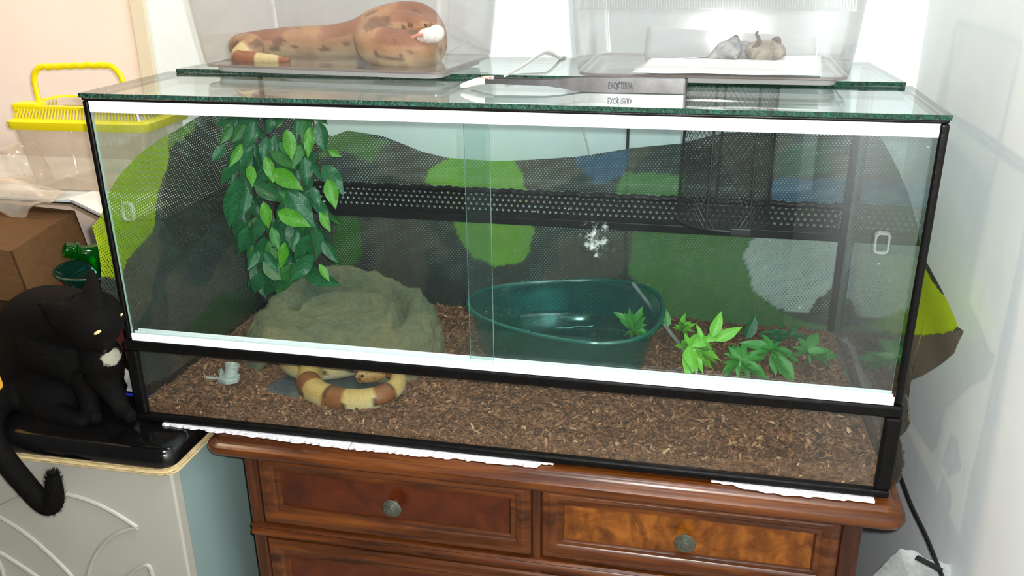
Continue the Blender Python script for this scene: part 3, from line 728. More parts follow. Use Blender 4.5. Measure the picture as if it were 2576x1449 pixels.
# bushy plants on the bark
PL = {k: [leaf_mesh('blade', wdt, M['leaf_' + k], cu, 7) for wdt, cu in ((.21, .15), (.24, .25), (.19, .3))] for k in ('lime', 'forest', 'dark')}
def pp(cx, cy, z): return at(1600 + cx / 3.22, 560 + cy / 3.22, Z=z)
def bush(label, name, center, tips, kind, zc, loc_group='bushy plants on the bark', extra=()):
    c = pp(*center, zc); t = thing(name, label, 'artificial plant', (c.x, c.y, .02), loc_group)
    MB().tube([(c.x, c.y, .012), (c.x + .002, c.y, lerp(.012, zc, .5)), (c.x, c.y, zc)], [.003, .0025, .002], 8).build('stem', M['stem'], t)
    for x, y, z in tips:
        p1 = pp(x, y, z); d = p1 - c; n = V((0, -.35, 1)) + V((random.uniform(-.3, .3), random.uniform(-.3, .3), 0))
        put_leaf(t, random.choice(PL[kind]), c + d * .06, p1, n.normalized(), 'blade')
    for x, y, z in tips:
        x, y = x + random.uniform(-45, 45), y + random.uniform(-35, 35); k_ = random.uniform(.6, .9)
        p1 = c.lerp(pp(x, y, z), k_) + V((0, 0, random.uniform(.004, .02))); n = V((0, -.5, 1)) + V((random.uniform(-.4, .4), random.uniform(-.3, .3), 0))
        put_leaf(t, random.choice(PL[kind]), c + V((0, 0, .004)), p1, n.normalized(), 'blade')
    for (x0, y0, x1, y1, k) in extra:
        Y = c.y - .01; p0, p1 = at(1600 + x0 / 3.22, 560 + y0 / 3.22, Y=Y), at(1600 + x1 / 3.22, 560 + y1 / 3.22, Y=Y + .01)
        put_leaf(t, random.choice(PL[k]), p0, p1, (CAM - p0).normalized() + V((.3, 0, .3)), 'blade')
    return t
bush('lime green leafy plant at the right of the tub', 'bushy_plant', (430, 1010), [(350, 1060, .05), (370, 1160, .04), (420, 1245, .04), (560, 1200, .04), (690, 1110, .05), (720, 1080, .06), (640, 960, .07), (600, 930, .08), (450, 900, .08), (370, 930, .07), (500, 1230, .03), (300, 980, .06), (650, 1180, .03)], 'lime', .07,
     extra=[(530, 940, 500, 820, 'lime'), (610, 930, 700, 728, 'lime'), (640, 960, 860, 842, 'lime'), (560, 960, 720, 870, 'lime'), (450, 1000, 640, 920, 'lime')])
bush('small lime leafed tuft half hidden beside the tub', 'bushy_plant', (370, 880), [(290, 830, .06), (350, 790, .09), (400, 800, .09), (480, 800, .08), (500, 850, .06), (440, 920, .05), (300, 900, .05)], 'lime', .06, extra=[(250, 860, 245, 690, 'forest'), (230, 850, 225, 760, 'forest')])
bush('dark green plant spreading low toward the front rail', 'bushy_plant', (840, 1130), [(1100, 1245, .035), (700, 1130, .05), (690, 1240, .03), (800, 960, .08), (950, 1275, .03), (980, 1150, .05), (1060, 1080, .06), (720, 1040, .07), (820, 1260, .03), (930, 1010, .07), (1010, 1210, .04)], 'forest', .055)
bush('mid green plant with drooping leaves in the right half of the tank', 'bushy_plant', (1100, 1040), [(850, 975, .07), (1010, 935, .07), (1130, 1235, .03), (1310, 1290, .025), (1210, 1000, .07), (1370, 1110, .05), (1000, 1050, .06), (1160, 1130, .05), (1250, 1200, .04), (900, 1060, .06), (1280, 1070, .06)], 'forest', .06)
bush('plant nearest the right glass with long flat leaves', 'bushy_plant', (1390, 1060), [(1665, 1060, .05), (1610, 1145, .04), (1470, 880, .08), (1560, 990, .06), (1340, 960, .07), (1420, 1160, .04), (1500, 1110, .05), (1300, 1010, .06), (1240, 1060, .05), (1450, 980, .07), (1590, 1090, .05)], 'forest', .06)
bush('dull dark green plant at the back right behind the others', 'bushy_plant', (1240, 930), [(1020, 900, .05), (1120, 880, .06), (1200, 870, .06), (1400, 950, .05), (1340, 890, .06), (1080, 960, .05)], 'dark', .05, extra=[(890, 945, 985, 748, 'dark'), (880, 930, 930, 850, 'dark'), (920, 940, 960, 860, 'dark')])
bush('dark leafy plant seen through the right side of the tub', 'bushy_plant', (-20, 880), [(-120, 780, .09), (-60, 740, .11), (60, 760, .10), (110, 860, .07), (90, 960, .05), (-20, 1000, .04), (-110, 900, .06), (40, 700, .12), (-150, 700, .11)], 'forest', .07)
stk = thing('clear_stick', 'clear plastic stick leaning from the plants over the tub', 'stick', tuple(pp(385, 1030, .03)))
a, b = at(1722, 884, Z=.04), at(1592, 712, Y=.44)
MB().tube([tuple(a.lerp(b, i / 12)) for i in range(13)], .0035, 8).build('rod', glass('clear_rod', (.9, .93, .92), refl=.15, rough=.15, haze=.25, hazecol=(.7, .75, .72), noisy=60), stk)

# ------------------------------------------------------------------ wire cage hanging under the lid
cg = thing('wire_cage', 'black wire mesh lamp cage hanging from the lid at the right', 'wire cage', (.955, .40, .29))
cc = V((.9545, .395, 0)); rc0, rc1, zb_, zt_ = .0795, .0755, .290, .5448
wm = MB(); NW = 54; tw = 3.6
for sgn in (1, -1):
    for k in range(NW):
        a0 = 2 * math.pi * k / NW; pt = []
        for i in range(19):
            t = i / 18; a = a0 + sgn * t * tw * .62; r = lerp(rc0, rc1, t); pt.append((cc.x + r * math.cos(a), cc.y + r * math.sin(a), lerp(zb_, zt_, t)))
        wm.tube(pt, .00042, 3, cap=False)
wm.build('wire_mesh', M['wire'], cg)
bm_ = MB()
for sgn in (1, -1):
    for k in range(-9, 10):
        o = k * .0086; h = math.sqrt(max(0, rc0 ** 2 - o * o)); d = V((.707, .707 * sgn, 0)); n = V((-.707 * sgn, .707, 0))
        bm_.tube([cc + n * o + d * h + V((0, 0, zb_)), cc + n * o - d * h + V((0, 0, zb_))], .0006, 3, cap=False)
bm_.build('bottom_mesh', M['wire'], cg)
for z, r in ((zb_, rc0), (zt_ - .002, rc1)):
    MB().tube([(cc.x + r * math.cos(a), cc.y + r * math.sin(a), z) for a in [2 * math.pi * i / 48 for i in range(48)]], .0025, 8, closed=True).build('ring', M['wire'], cg)
for a in (3.0, 4.35, 5.3, .1, 1.7):
    MB().tube([(cc.x + rc0 * math.cos(a), cc.y + rc0 * math.sin(a), zb_), (cc.x + rc1 * math.cos(a), cc.y + rc1 * math.sin(a), zt_)], .0022, 6).build('strut', M['wire'], cg)
bev(MB().box(cc.x + .012, cc.x + .046, cc.y - rc0 - .003, cc.y - rc0 + .010, zb_ - .006, zb_ + .006).build('latch', M['wire'], cg, smooth=False), .0015)

# ------------------------------------------------------------------ camouflage netting round the back
def sx(pts, X): return [(at(x, y, X=X)) for x, y in pts]
GREY, BRN, LIME, GRN, BLU, LGT, DGR = lin((76, 81, 78)), lin((108, 100, 88)), lin((172, 196, 44)), lin((106, 152, 84)), lin((84, 112, 144)), lin((226, 230, 226)), lin((66, 70, 64))
XL0, YF, XR0 = -.026, .572, 1.226
# upper and lower edges; s runs from the front of the left side, along the back, to the front of the right side
lt = [(.015, .338), (.045, .345), (.076, .373), (.115, .397), (.179, .420), (.243, .431), (.296, .435), (.355, .446), (.422, .455), (.50, .47), (.572, .46)]
bt = [(-.026, .46), (.06, .45), (.10, .39), (.137, .372), (.174, .386), (.253, .376), (.338, .345), (.39, .335), (.492, .332), (.558, .337), (.665, .349), (.776, .369), (.872, .381), (.935, .402), (1.045, .419), (1.226, .425)]
def rx_(y): return lerp(1.226, 1.262, sstep(.45, .0, y))
def on_right(px, py):
    y = .2
    for _ in range(30): p = at(px, py, X=rx_(y)); y = y + .5 * (p.y - y)
    return (p.y, p.z)
rt = sorted(on_right(*p) for p in ((2412, 832), (2400, 822), (2375, 760), (2340, 690), (2315, 640), (2300, 560), (2275, 490), (2245, 430), (2215, 370))) + [(.572, .42)]
rb = sorted([on_right(*p) for p in ((2412, 834), (2392, 888), (2342, 920), (2312, 943), (2283, 956))]) + [(.16, .04), (.20, .01), (.572, .0)]
YR = rt[0][0]
SL, SB = .572 - .015, XR0 - XL0
cols_s = []
n1, n2, n3 = 110, 250, 122
for i in range(n1): y = lerp(.015, .572, i / n1); cols_s.append((y - .015, V((XL0 - .012 * math.sin(y * 9) * sstep(.55, .4, y), y, 0)), interp(lt, y), lerp(.20, .0, sstep(.02, .10, y)), V((-1, 0, 0)), 'L'))
for i in range(n2): x = lerp(XL0, XR0, i / n2); cols_s.append((SL + x - XL0, V((x, YF, 0)), interp(bt, x), -.005, V((0, 1, 0)), 'B'))
for i in range(n3 + 1): y = lerp(.572, YR, i / n3); cols_s.append((SL + SB + .572 - y, V((rx_(y), y, 0)), interp(rt, y), interp(rb, y), V((1, 0, 0)), 'R'))
def P2(pts, Y): return [(p.x, p.z) for p in (at(x, y, Y=Y) for x, y in pts)]
def P1(pts, X): return [(p.y, p.z) for p in (at(x, y, X=X) for x, y in pts)]
PB = [(P2([(800, 320), (900, 335), (980, 360), (930, 410), (860, 385), (800, 400)], YF), lin((104, 140, 74))),
      (P2([(930, 400), (985, 355), (1130, 400), (1075, 430), (1060, 470), (960, 440)], YF), BRN),
      (P2([(1060, 455), (1075, 425), (1130, 395), (1290, 405), (1312, 440), (1322, 500), (1340, 580), (1330, 640), (1300, 668), (1240, 675), (1190, 655), (1155, 610), (1135, 560), (1110, 500)], YF), lin((150, 206, 78))),
      (P2([(1290, 400), (1420, 395), (1470, 430), (1400, 470), (1320, 445)], YF), BRN),
      (P2([(1440, 400), (1580, 380), (1575, 440), (1500, 470), (1460, 430)], YF), BLU),
      (P2([(1565, 440), (1720, 440), (1730, 520), (1600, 520), (1540, 500)], YF), GRN),
      (P2([(1400, 600), (1590, 580), (1590, 650), (1560, 700), (1480, 720), (1400, 690)], YF), BRN),
      (P2([(1595, 580), (1900, 590), (1870, 650), (1900, 740), (1990, 800), (2100, 830), (2060, 880), (1700, 840), (1620, 760), (1580, 690)], YF), GRN),
      (P2([(1875, 610), (1930, 595), (2130, 590), (2150, 660), (2120, 700), (2060, 760), (2030, 790), (1915, 772), (1880, 700), (1862, 655)], YF), LGT),
      (P2([(2040, 780), (2110, 690), (2180, 700), (2180, 880), (2060, 880)], YF), DGR),
      (P2([(1940, 455), (2150, 450), (2150, 520), (1940, 520)], YF), BLU),
      (P2([(1960, 380), (2080, 350), (2090, 440), (1960, 450)], YF), lin((80, 104, 88))),
      (P2([(840, 540), (900, 560), (910, 640), (880, 690), (830, 700)], YF), lin((66, 124, 44))),
      (P2([(900, 560), (1080, 580), (1130, 640), (1010, 640), (920, 610)], YF), BRN)]
PLs = [(P1([(150, 300), (440, 330), (436, 420), (424, 480), (405, 570), (370, 615), (335, 650), (318, 700), (200, 700)], XL0 - .005), LIME),
       (P1([(318, 705), (335, 648), (372, 612), (408, 570), (425, 640), (400, 760), (330, 850)], XL0 - .005), BRN),
       (P1([(425, 350), (470, 320), (500, 300), (500, 330), (440, 370)], XL0 - .005), lin((116, 150, 60))),
       (P1([(480, 830), (560, 740), (640, 700), (660, 860), (490, 860)], XL0 - .005), lin((58, 96, 52))),
       (P1([(440, 345), (545, 285), (620, 300), (620, 480), (480, 640), (430, 560)], XL0 - .005), lin((60, 62, 52)))]
PRs = [(P1([(2262, 846), (2310, 846), (2395, 836), (2440, 800), (2440, 980), (2240, 1000)], 1.262), BRN), (P1([(2180, 480), (2260, 480), (2320, 560), (2330, 640), (2180, 640)], 1.24), lin((110, 146, 58))),  # green patch paints the side glass reflection of the vent strip onto the cloth
       (P1([(2200, 640), (2330, 640), (2360, 720), (2420, 800), (2390, 835), (2310, 845), (2200, 820)], 1.262), LIME),
       (P1([(2100, 600), (2200, 610), (2200, 780), (2160, 760), (2120, 690)], 1.24), lin((150, 158, 150)))]
net = MB(); NZ = 84; tone = []; uvs = []
for s, p, zt__, zb__, nn, sec in cols_s:
    for j in range(NZ + 1):
        z = lerp(zb__, zt__, j / NZ)
        wv = .007 * (1 + noise.noise((s * 5, z * 4, 7))) + .004 * (1 + math.sin(z * 38 + s * 9 + 2 * noise.noise((s * 3, 0, 1))))
        if sec == 'B': wv *= sstep(SL, SL + .05, s) * sstep(SL + SB, SL + SB - .05, s)
        elif sec == 'L': wv *= sstep(SL, SL - .06, s)
        else: wv *= .6 * sstep(SL + SB, SL + SB + .06, s)
        q = p + nn * wv; net.v.append((q.x, q.y, z)); uvs.append((s, z))
        jx, jz = .006 * noise.noise((s * 30, z * 30, 4)), .006 * noise.noise((s * 30, z * 30, 8))
        c = BRN if noise.noise((s * 6.5, z * 6.5, 11)) > .22 else GREY
        if sec == 'B':
            for poly, cc_ in PB:
                if inside(poly, p.x + jx, z + jz): c = cc_; break
        elif sec == 'L':
            for poly, cc_ in PLs:
                if inside(poly, p.y + jx, z + jz): c = cc_; break
        else:
            c = lin((70, 73, 62))
            for poly, cc_ in PRs:
                if inside(poly, p.y + jx, z + jz): c = cc_; break
        tone.append(c)
for i in range(len(cols_s) - 1):
    for j in range(NZ): a = i * (NZ + 1) + j; net.f.append((a, a + NZ + 1, a + NZ + 2, a + 1)); net.m.append(0)
no = net.build('camouflage_net', M['net'], col=tone, uv=uvs)
tag(no, 'camouflage mesh cloth in grey, brown and lime hung round the outside of the tank', 'mesh cloth')
# frayed scraps at the lower right corner
for k, (pts_, lab) in enumerate((([(2268, 985), (2282, 1000), (2286, 1040), (2288, 1072), (2262, 1098), (2250, 1060)], 'upper frayed scrap of brown mesh cloth at the right end of the tank'),
                                 ([(2258, 1096), (2272, 1130), (2275, 1165), (2262, 1205), (2238, 1238), (2228, 1210), (2244, 1150)], 'lower frayed scrap of brown mesh cloth touching the dresser top'))):
    P = [at(x, y, X=1.232 + .004 * k) for x, y in pts_]
    m = MB(); c = sum(P, V()) / len(P); n = len(P)
    fine = []
    for i in range(n):
        for t in range(5):
            q = P[i].lerp(P[(i + 1) % n], t / 5) + V((random.uniform(-.002, .002), random.uniform(-.002, .002), random.uniform(-.002, .002))); fine.append(q)
    o = m.prism([tuple(q) for q in fine], (.0015, 0, 0)).build('cloth_scrap', mat('frayed_brown_weave', lin((112, 106, 96)), .9, c2=lin((76, 72, 64)), scale=260, bump=.8, bscale=300), smooth=False)
    tag(o, lab, 'mesh cloth', 'frayed cloth scraps')

# ------------------------------------------------------------------ plastic boxes on the lid
def rrect(c, ux, uy, hw, hd, r, z):
    o = []
    for sx_, sy_, a0 in ((1, 1, 0), (-1, 1, 90), (-1, -1, 180), (1, -1, 270)):
        for k in range(8):
            a = math.radians(a0 + 90 * k / 7); x = sx_ * (hw - r) + r * math.cos(a); y = sy_ * (hd - r) + r * math.sin(a)
            o.append(tuple(V((c[0], c[1], z)) + ux * x + uy * y))
    return o
def tubbox(name, label, c, ang, hw, hd, z0, h, mt, taper, group):
    ux = V((math.cos(ang), math.sin(ang), 0)); uy = V((-math.sin(ang), math.cos(ang), 0))
    t = thing(name, label, 'plastic box', (c[0], c[1], z0), group)
    def R(k, z, r=.022): return rrect(c, ux, uy, hw + k, hd + k, r, z)
    o = MB().rings([R(-.05, z0 + .009), R(-.016, z0 + .009), R(-.006, z0 + .010), R(-.001, z0 + .0145), R(taper * .3, z0 + h * .35), R(taper * .75, z0 + h * .8), R(taper, z0 + h), R(taper + .008, z0 + h + .002), R(taper + .009, z0 + h - .008)], True, True).build('tub', mt, t)
    solid(o, .0022, 0)
    MB().tube(R(-.0035, z0 + .0105), .0022, 6, closed=True).build('base_edge', M['smoky_edge'], t)
    MB().rings([R(-.014, z0 + .010), R(-.016, z0), R(-.019, z0), R(-.017, z0 + .010)]).build('foot_rim', M['milky_rim'], t)
    return t, ux, uy, R
zL = .5592
cL, aL = (.313, .290), -.10
bxL, uxL, uyL, RL = tubbox('plastic_box', 'clear plastic box holding a large coiled snake on the left of the lid', cL, aL, .218, .120, zL - .0015, .190, M['clear_box_warm'], .016, 'clear plastic boxes on the lid')
cR, aR = (.913, .300), -.01
bxR, uxR, uyR, RR = tubbox('plastic_box', 'clear plastic box with mice and paper on the right of the lid', cR, aR, .195, .135, zL - .0015, .165, M['clear_box'], .012, 'clear plastic boxes on the lid')
# fluted vent band near the top of the right box
vb = MB()
for k in range(98):
    x = lerp(-.187, .187, k / 97); yy = -.135 - .0085
    p = V((cR[0], cR[1], 0)) + uxR * x + uyR * yy
    vb.box(p.x - .0011, p.x + .0011, p.y - .0035, p.y, zL + .104, zL + .150)
vo = vb.build('vent_flutes', M['clear_box'], bxR, smooth=False); vo['kind'] = 'stuff'
MB().tube([tuple(V((cR[0], cR[1], zL + .103)) + uxR * lerp(-.19, .19, k / 10) + uyR * -.1435) for k in range(11)], .0016, 6).build('vent_border', M['clear_box'], bxR)

# paper and mice in the right box
def sheet(name, label, px, Zf, mt, thick=.0008, noise_amp=.002, cat='paper sheet'):
    """paper laid on a plane through four picture corners, slightly wavy"""
    A, B, Cc, Dd = [at(x, y, **z) for (x, y), z in zip(px, Zf)]
    m = MB(); n = 26
    for j in range(n + 1):
        for i in range(n + 1):
            u, v = i / n, j / n; p = A.lerp(B, u).lerp(Dd.lerp(Cc, u), v)
            p = p + V((0, noise_amp * .5 * noise.noise((u * 3, v * 3, 2)), noise_amp * (1 + noise.noise((u * 4 + px[0][0], v * 4, 5)))))
            if i == 0 or i == n or j == 0: p += V((random.uniform(-.0006, .0006), random.uniform(-.0006, .0006), 0))
            m.v.append(tuple(p))
    for j in range(n):
        for i in range(n): a = j * (n + 1) + i; m.f.append((a, a + 1, a + n + 2, a + n + 1)); m.m.append(0)
    o = m.build(name, mt); solid(o, thick, 1); return tag(o, label, cat)
zf = zL + .0135
sheet('paper_sheet', 'white paper towel lying flat under the mice in the right box', [(1590, 186), (2066, 194), (2066, 143), (1640, 150)], [{'Z': zf}] * 4, M['paper'])
sheet('paper_sheet', 'thin folded paper standing against the back of the right box', [(1622, 150), (2052, 150), (2052, 96), (1632, 70)], [{'Y': .405}] * 4, M['thin_paper'])
def mouse(name, label, mt, build, ears, tail, eye, feet):
    c = build[0][0]; t = thing(name, label, 'mouse', (c[0], c[1], zf + .002), 'mice in the right box')
    m = MB()
    for cc_, r in build: m.ell(cc_, r, n=16)
    for f in feet: m.tube(f, [.005, .0032, .0028], 8)
    remesh(m.build('body', mt, t), .0022, 3)
    for e in ears: solid(MB().rings([[tuple(V(e) + V((.006 * math.cos(a) * k, .001, .0085 * math.sin(a) * k + .004))) for a in [i * math.pi / 6 for i in range(12)]] for k in (1, .5, .05)]).build('ear', M['mouse_skin'], t), .001)
    sp = spline(tail, 6); MB().tube([p[:3] for p in sp], [p[3] for p in sp], 8).build('tail', M['mouse_skin'], t)
    MB().ell(eye, .0018, n=8).build('eye', M['dark_dot'], t)
    return t
def mp_(x, y, Y=.33): p = at(x, y, Y=Y); return (p.x, p.y, p.z)
mouse('mouse', 'beige grey mouse facing right with its tail up', M['mouse'],
      [(mp_(1915, 128), (.026, .016, .017)), (mp_(1938, 128), (.024, .016, .0165)), (mp_(1957, 130), (.013, .011, .011)), (mp_(1967, 136), (.007, .006, .006))],
      [mp_(1955, 112, .325), mp_(1948, 114, .338)], [(*mp_(1896, 122, .322), .0050), (*mp_(1907, 110, .318), .0034), (*mp_(1909, 97, .315), .0024), (*mp_(1903, 84, .315), .0019), (*mp_(1908, 79, .315), .0012)], mp_(1964, 128, .322),
      [[mp_(1900, 125, .318), mp_(1895, 137, .315), mp_(1891, 145, .312)], [mp_(1948, 134, .318), mp_(1950, 142, .314), mp_(1953, 146, .312)]])
mouse('mouse', 'pale grey mouse hunched at the left of the other', M['mouse_pale'],
      [(mp_(1832, 126), (.022, .015, .016)), (mp_(1846, 118), (.012, .013, .018)), (mp_(1812, 137), (.016, .012, .010)), (mp_(1872, 128, .345), (.022, .015, .016)), (mp_(1790, 144), (.007, .007, .005))],
      [mp_(1850, 108, .325)], [(*mp_(1800, 143), .003), (*mp_(1780, 146), .0025), (*mp_(1750, 149), .002), (*mp_(1722, 149), .0016), (*mp_(1712, 151), .001)], mp_(1836, 131, .318),
      [[mp_(1845, 136, .32), mp_(1850, 144, .316), mp_(1854, 147, .314)]])
# white mouse gripped by the big snake
wmz = thing('mouse', 'white mouse gripped in the coils of the large snake', 'mouse', (.478, .250, .60))
m = MB()
for c_, r_ in ((mp_(1082, 90, .247), (.022, .014, .013)), (mp_(1098, 84, .250), (.014, .012, .014)), (mp_(1062, 97, .247), (.013, .010, .007))): m.ell(c_, r_, n=16)
remesh(m.build('body', M['mouse_white'], wmz), .0025, 3)
MB().tube([mp_(1066, 88, .236), mp_(1050, 89, .236), mp_(1036, 95, .238)], [.004, .003, .0025], 8).build('foot', M['pink_skin'], wmz)

# ------------------------------------------------------------------ tongs
tg = thing('feeding_tongs', 'steel feeding tongs with white tips lying on the glass lid', 'tongs', (.73, .115, H + .011))
ZL = H + .0112
def strip(y0, y1, name):
    pr = [(.584, .0105, .0165), (.62, .0095, .0165), (.68, .0085, .0165), (.705, .0055, .0185), (.728, .0015, .0208), (.745, 0.0004, .0215), (.80, .0004, .0215), (.8775, .0004, .0215)]
    a, b = [], []
    for x, z0, z1 in pr:
        y = lerp(y1, y0, (x - .584) / (.8775 - .584)); a.append((x, y, ZL + z0)); b.append((x, y, ZL + z1))
    return bev(MB().prism(a + b[::-1], (0, .0013, 0)).build(name, M['steel'], tg, smooth=False), .0003, 1)
strip(.1085, .104, 'arm'); strip(.1165, .128, 'arm')
MB().tube([(.8775 + .0042 * math.sin(a), .1131 - .0042 * math.cos(a), ZL + .011) for a in [math.pi * k / 10 for k in range(11)]], .0006, 6).build('spring_bend', M['steel'], tg)
MB().rings([[(.8775 + .0046 * math.sin(a), .1131 - .0046 * math.cos(a), ZL + z) for a in [math.pi * k / 10 for k in range(11)]] for z in (.0004, .0215)], False).build('spring_bend', M['steel'], tg)
for yy, x0, nm in ((.1045, .592, 0), (.1285, .600, 1)):
    MB().tube([(x0, yy, ZL + .0135), (x0 - .012, yy, ZL + .0125), (x0 - .030, yy, ZL + .007), (x0 - .036, yy, ZL + .0055)], [.0048, .0052, .0045, .0026], 12, flat=.7).build('tip', M['white_rubber'], tg)
for k in range(4): MB().ell((.578 + .006 * k, .1255, ZL + .0145 + .001 * (k % 2)), (.0032, .002, .0018), n=8).build('crumb', M['flesh'], tg)
def text(s, x, z, size, parent, sx_=1):
    cu = bpy.data.curves.new('t', 'FONT'); cu.body = s; cu.size = size; cu.extrude = .0001; cu.offset = .0003; cu.resolution_u = 3
    o = bpy.data.objects.new('t', cu); me = bpy.data.meshes.new_from_object(o); bpy.data.objects.remove(o)
    me.name = 'lettering'; me.materials.clear(); me.materials.append(M['ink'])
    q = bpy.data.objects.new('lettering', me); C.objects.link(q)
    attach(q, parent, Matrix.Translation((x, .1064 + (x - .7715) * .0153, z)) @ Matrix.Rotation(math.pi / 2, 4, 'X') @ Matrix.Diagonal((sx_, 1, 1, 1))); return q
text('EXO', .7715, ZL + .0065, .0128, tg, .50); text('TERRA', .7890, ZL + .0065, .0128, tg, .46)
MB().tube([(.7842, .1064, ZL + .0045), (.7862, .1064, ZL + .008), (.7850, .1064, ZL + .011), (.7872, .1064, ZL + .0150), (.7882, .1064, ZL + .0172)], [.0004, .0009, .0011, .0009, .0005], 6).build('emblem', M['ink'], tg)
for a, b in (((.7858, .009), (.7838, .0102)), ((.7858, .009), (.7880, .0082)), ((.7858, .0128), (.7838, .0142)), ((.7862, .0128), (.7886, .0125))):
    MB().tube([(a[0], .1064, ZL + a[1]), (b[0], .1064, ZL + b[1])], .0004, 5).build('emblem', M['ink'], tg)

# ------------------------------------------------------------------ cables
o = MB().tube(spline([(.600, .205, ztop(.225) + .002), (.604, .232, ztop(.23) + .0032), (.612, .30, ztop(.3) + .008), (.619, .39, ztop(.39) + .016), (.626, .44, ztop(.44) + .019), (.634, .475, ztop(.47) + .012), (.640, .50, ztop(.5) + .0035), (.646, .556, .540), (.652, .645, .44), (.675, .66, .36), (.69, .665, .28)], 6), .0032, 8, flat=.6).build('white_cable', M['cable_white'])
tag(o, 'flat white cable looped over the rear glass sheet behind the tongs', 'cable')
o = MB().tube(spline([(.757, .672, .455), (.757, .672, .44), (.759, .672, .40), (.76, .672, .30), (.765, .672, .05)], 5), .0032, 8).build('black_wall_cable', M['cable_black'])
tag(o, 'black cable hanging down the back wall behind the tank', 'cable')
P = [at(x, y, X=1.285) for x, y in ((2225, 1100), (2262, 1190), (2292, 1270), (2330, 1350), (2362, 1430), (2390, 1500))]
o = MB().tube(spline([tuple(p) for p in P], 6), .0034, 8).build('black_cable', M['cable_black'])
tag(o, 'black cable slanting down beside the right wall', 'cable')

# ------------------------------------------------------------------ plastic bag at the lower right
def crumple(name, label, outline, Y, depth, mt, cat='plastic bag', bulge=.035, seed=1):
    """bag: front and back films sharing a crumpled outline"""
    P = [at(x, y, Y=Y) for x, y in outline]; n = len(P); c = sum(P, V()) / n
    m = MB(); K = 14; rings = []
    fine = []
    for i in range(n):
        for t in range(8): fine.append(P[i].lerp(P[(i + 1) % n], t / 8))
    for side in (-1, 1):
        rr = []
        for k in range(K + 1):
            t = k / K; ring = []
            for q in fine:
                p = q.lerp(c, t); e = bulge * math.sqrt(max(0, 1 - (1 - t) ** 2))
                f = noise.noise((p.x * 22 + seed, p.z * 22, side)) * .018 + abs(noise.noise((p.x * 45, p.z * 45, side + seed))) * .012
                ring.append((p.x, p.y + side * e + (f * min(1, t * 4)) * -1, p.z + .004 * noise.noise((p.x * 60, p.z * 60, seed))))
            rr.append(ring)
        m.rings(rr)
    o = m.build(name, mt); o.data.set_sharp_from_angle(angle=math.radians(25)); return tag(o, label, cat)
crumple('plastic_bag', 'crumpled milky plastic bag at the lower right corner', [(2185, 1460), (2225, 1418), (2265, 1380), (2300, 1388), (2345, 1410), (2385, 1418), (2410, 1425), (2414, 1470), (2400, 2300), (2200, 2300)], .02, .1, M['bag_white'], bulge=.03)

P = [at(x, y, Y=-.030) for x, y in ((2306, 1402), (2325, 1412), (2348, 1424), (2368, 1436))]
o = MB().tube([tuple(p) for p in P], .0045, 8, flat=.4).build('strap', M['cable_black']); tag(o, 'short black strap lying across the milky plastic bag', 'strap')
# ------------------------------------------------------------------ left side: shelf and its load
ZS = .283
sf = thing('white_shelf', 'white board shelf with a dark edge carrying the yellow lidded carrier', 'shelf', (-.5, .45, -.9))
poly = [(-.95, .318), (-.315, .318), (-.155, .215), (-.062, .25), (-.062, .66), (-.95, .66)]
MB().prism([(x, y, ZS - .004) for x, y in poly], (0, 0, .004)).build('board', M['white_board'], sf, smooth=False)
MB().prism([(x + (.0 if x < -.3 else .0), y, ZS - .0075) for x, y in poly], (0, 0, .0034)).build('edging', M['black_edge'], sf, smooth=False)
for x, y in ((-.93, .63), (-.09, .63), (-.93, .57)): MB().box(x - .015, x + .015, y - .015, y + .015, -.9, ZS - .0075).build('leg', M['white_board'], sf, smooth=False)

ca = thing('pet_carrier', 'clear plastic carrier with a yellow lid and handle on the white shelf', 'pet carrier', (-.33, .43, ZS))
ang = .03; ux = V((math.cos(ang), math.sin(ang), 0)); uy = V((-math.sin(ang), math.cos(ang), 0)); c0 = (-.316, .452)
def RC(hw, hd, z, r=.02): return rrect(c0, ux, uy, hw, hd, r, z)
zc = ZS + .001
solid(MB().rings([RC(.100, .050, zc), RC(.128, .066, zc + .001), RC(.132, .069, zc + .006), RC(.148, .080, zc + .132)], True, True).build('tank', M['carrier'], ca), .002, 0)
lidc = MB().rings([RC(.155, .086, zc + .128), RC(.157, .088, zc + .132), RC(.157, .088, zc + .144), RC(.150, .082, zc + .148), RC(.145, .078, zc + .150)]).build('lid_rim', M['yellow'], ca)
MB().rings([RC(.146, .079, zc + .149), RC(.138, .070, zc + .170), RC(.100, .045, zc + .1715), RC(.098, .043, zc + .170)]).build('lid_top', M['carrier'], ca)
for k in range(38):
    x = lerp(-.132, .132, k / 37)
    a = V((*c0, zc + .149)) + ux * x - uy * .0795; b = V((*c0, zc + .171)) + ux * x * .95 - uy * .0695
    MB().tube([tuple(a), tuple(b)], .0016, 5).build('vent_bar', M['yellow'], lidc)
for k in range(12):
    y = lerp(-.066, .066, k / 11)
    for sg in (-1, 1):
        a = V((*c0, zc + .149)) + ux * sg * .1465 + uy * y; b = V((*c0, zc + .171)) + ux * sg * .1375 + uy * y * .9
        MB().tube([tuple(a), tuple(b)], .0016, 5).build('vent_bar', M['yellow'], lidc)
MB().rings([RC(.140, .072, zc + .168, .018), RC(.140, .072, zc + .173, .018), RC(.128, .060, zc + .174, .014), RC(.126, .058, zc + .170, .014)]).build('top_frame', M['yellow'], lidc)
bev(MB().box(c0[0] - .142, c0[0] - .085, c0[1] - .074, c0[1] - .04, zc + .160, zc + .178).build('hinge_block', M['yellow'], lidc, smooth=False), .004)
hx = [(-.096, 0, .165), (-.100, 0, .20), (-.098, 0, .228), (-.082, 0, .246), (-.05, 0, .2495), (0, 0, .252), (.05, 0, .2535), (.078, 0, .250), (.094, 0, .232), (.098, 0, .205), (.097, 0, .165)]
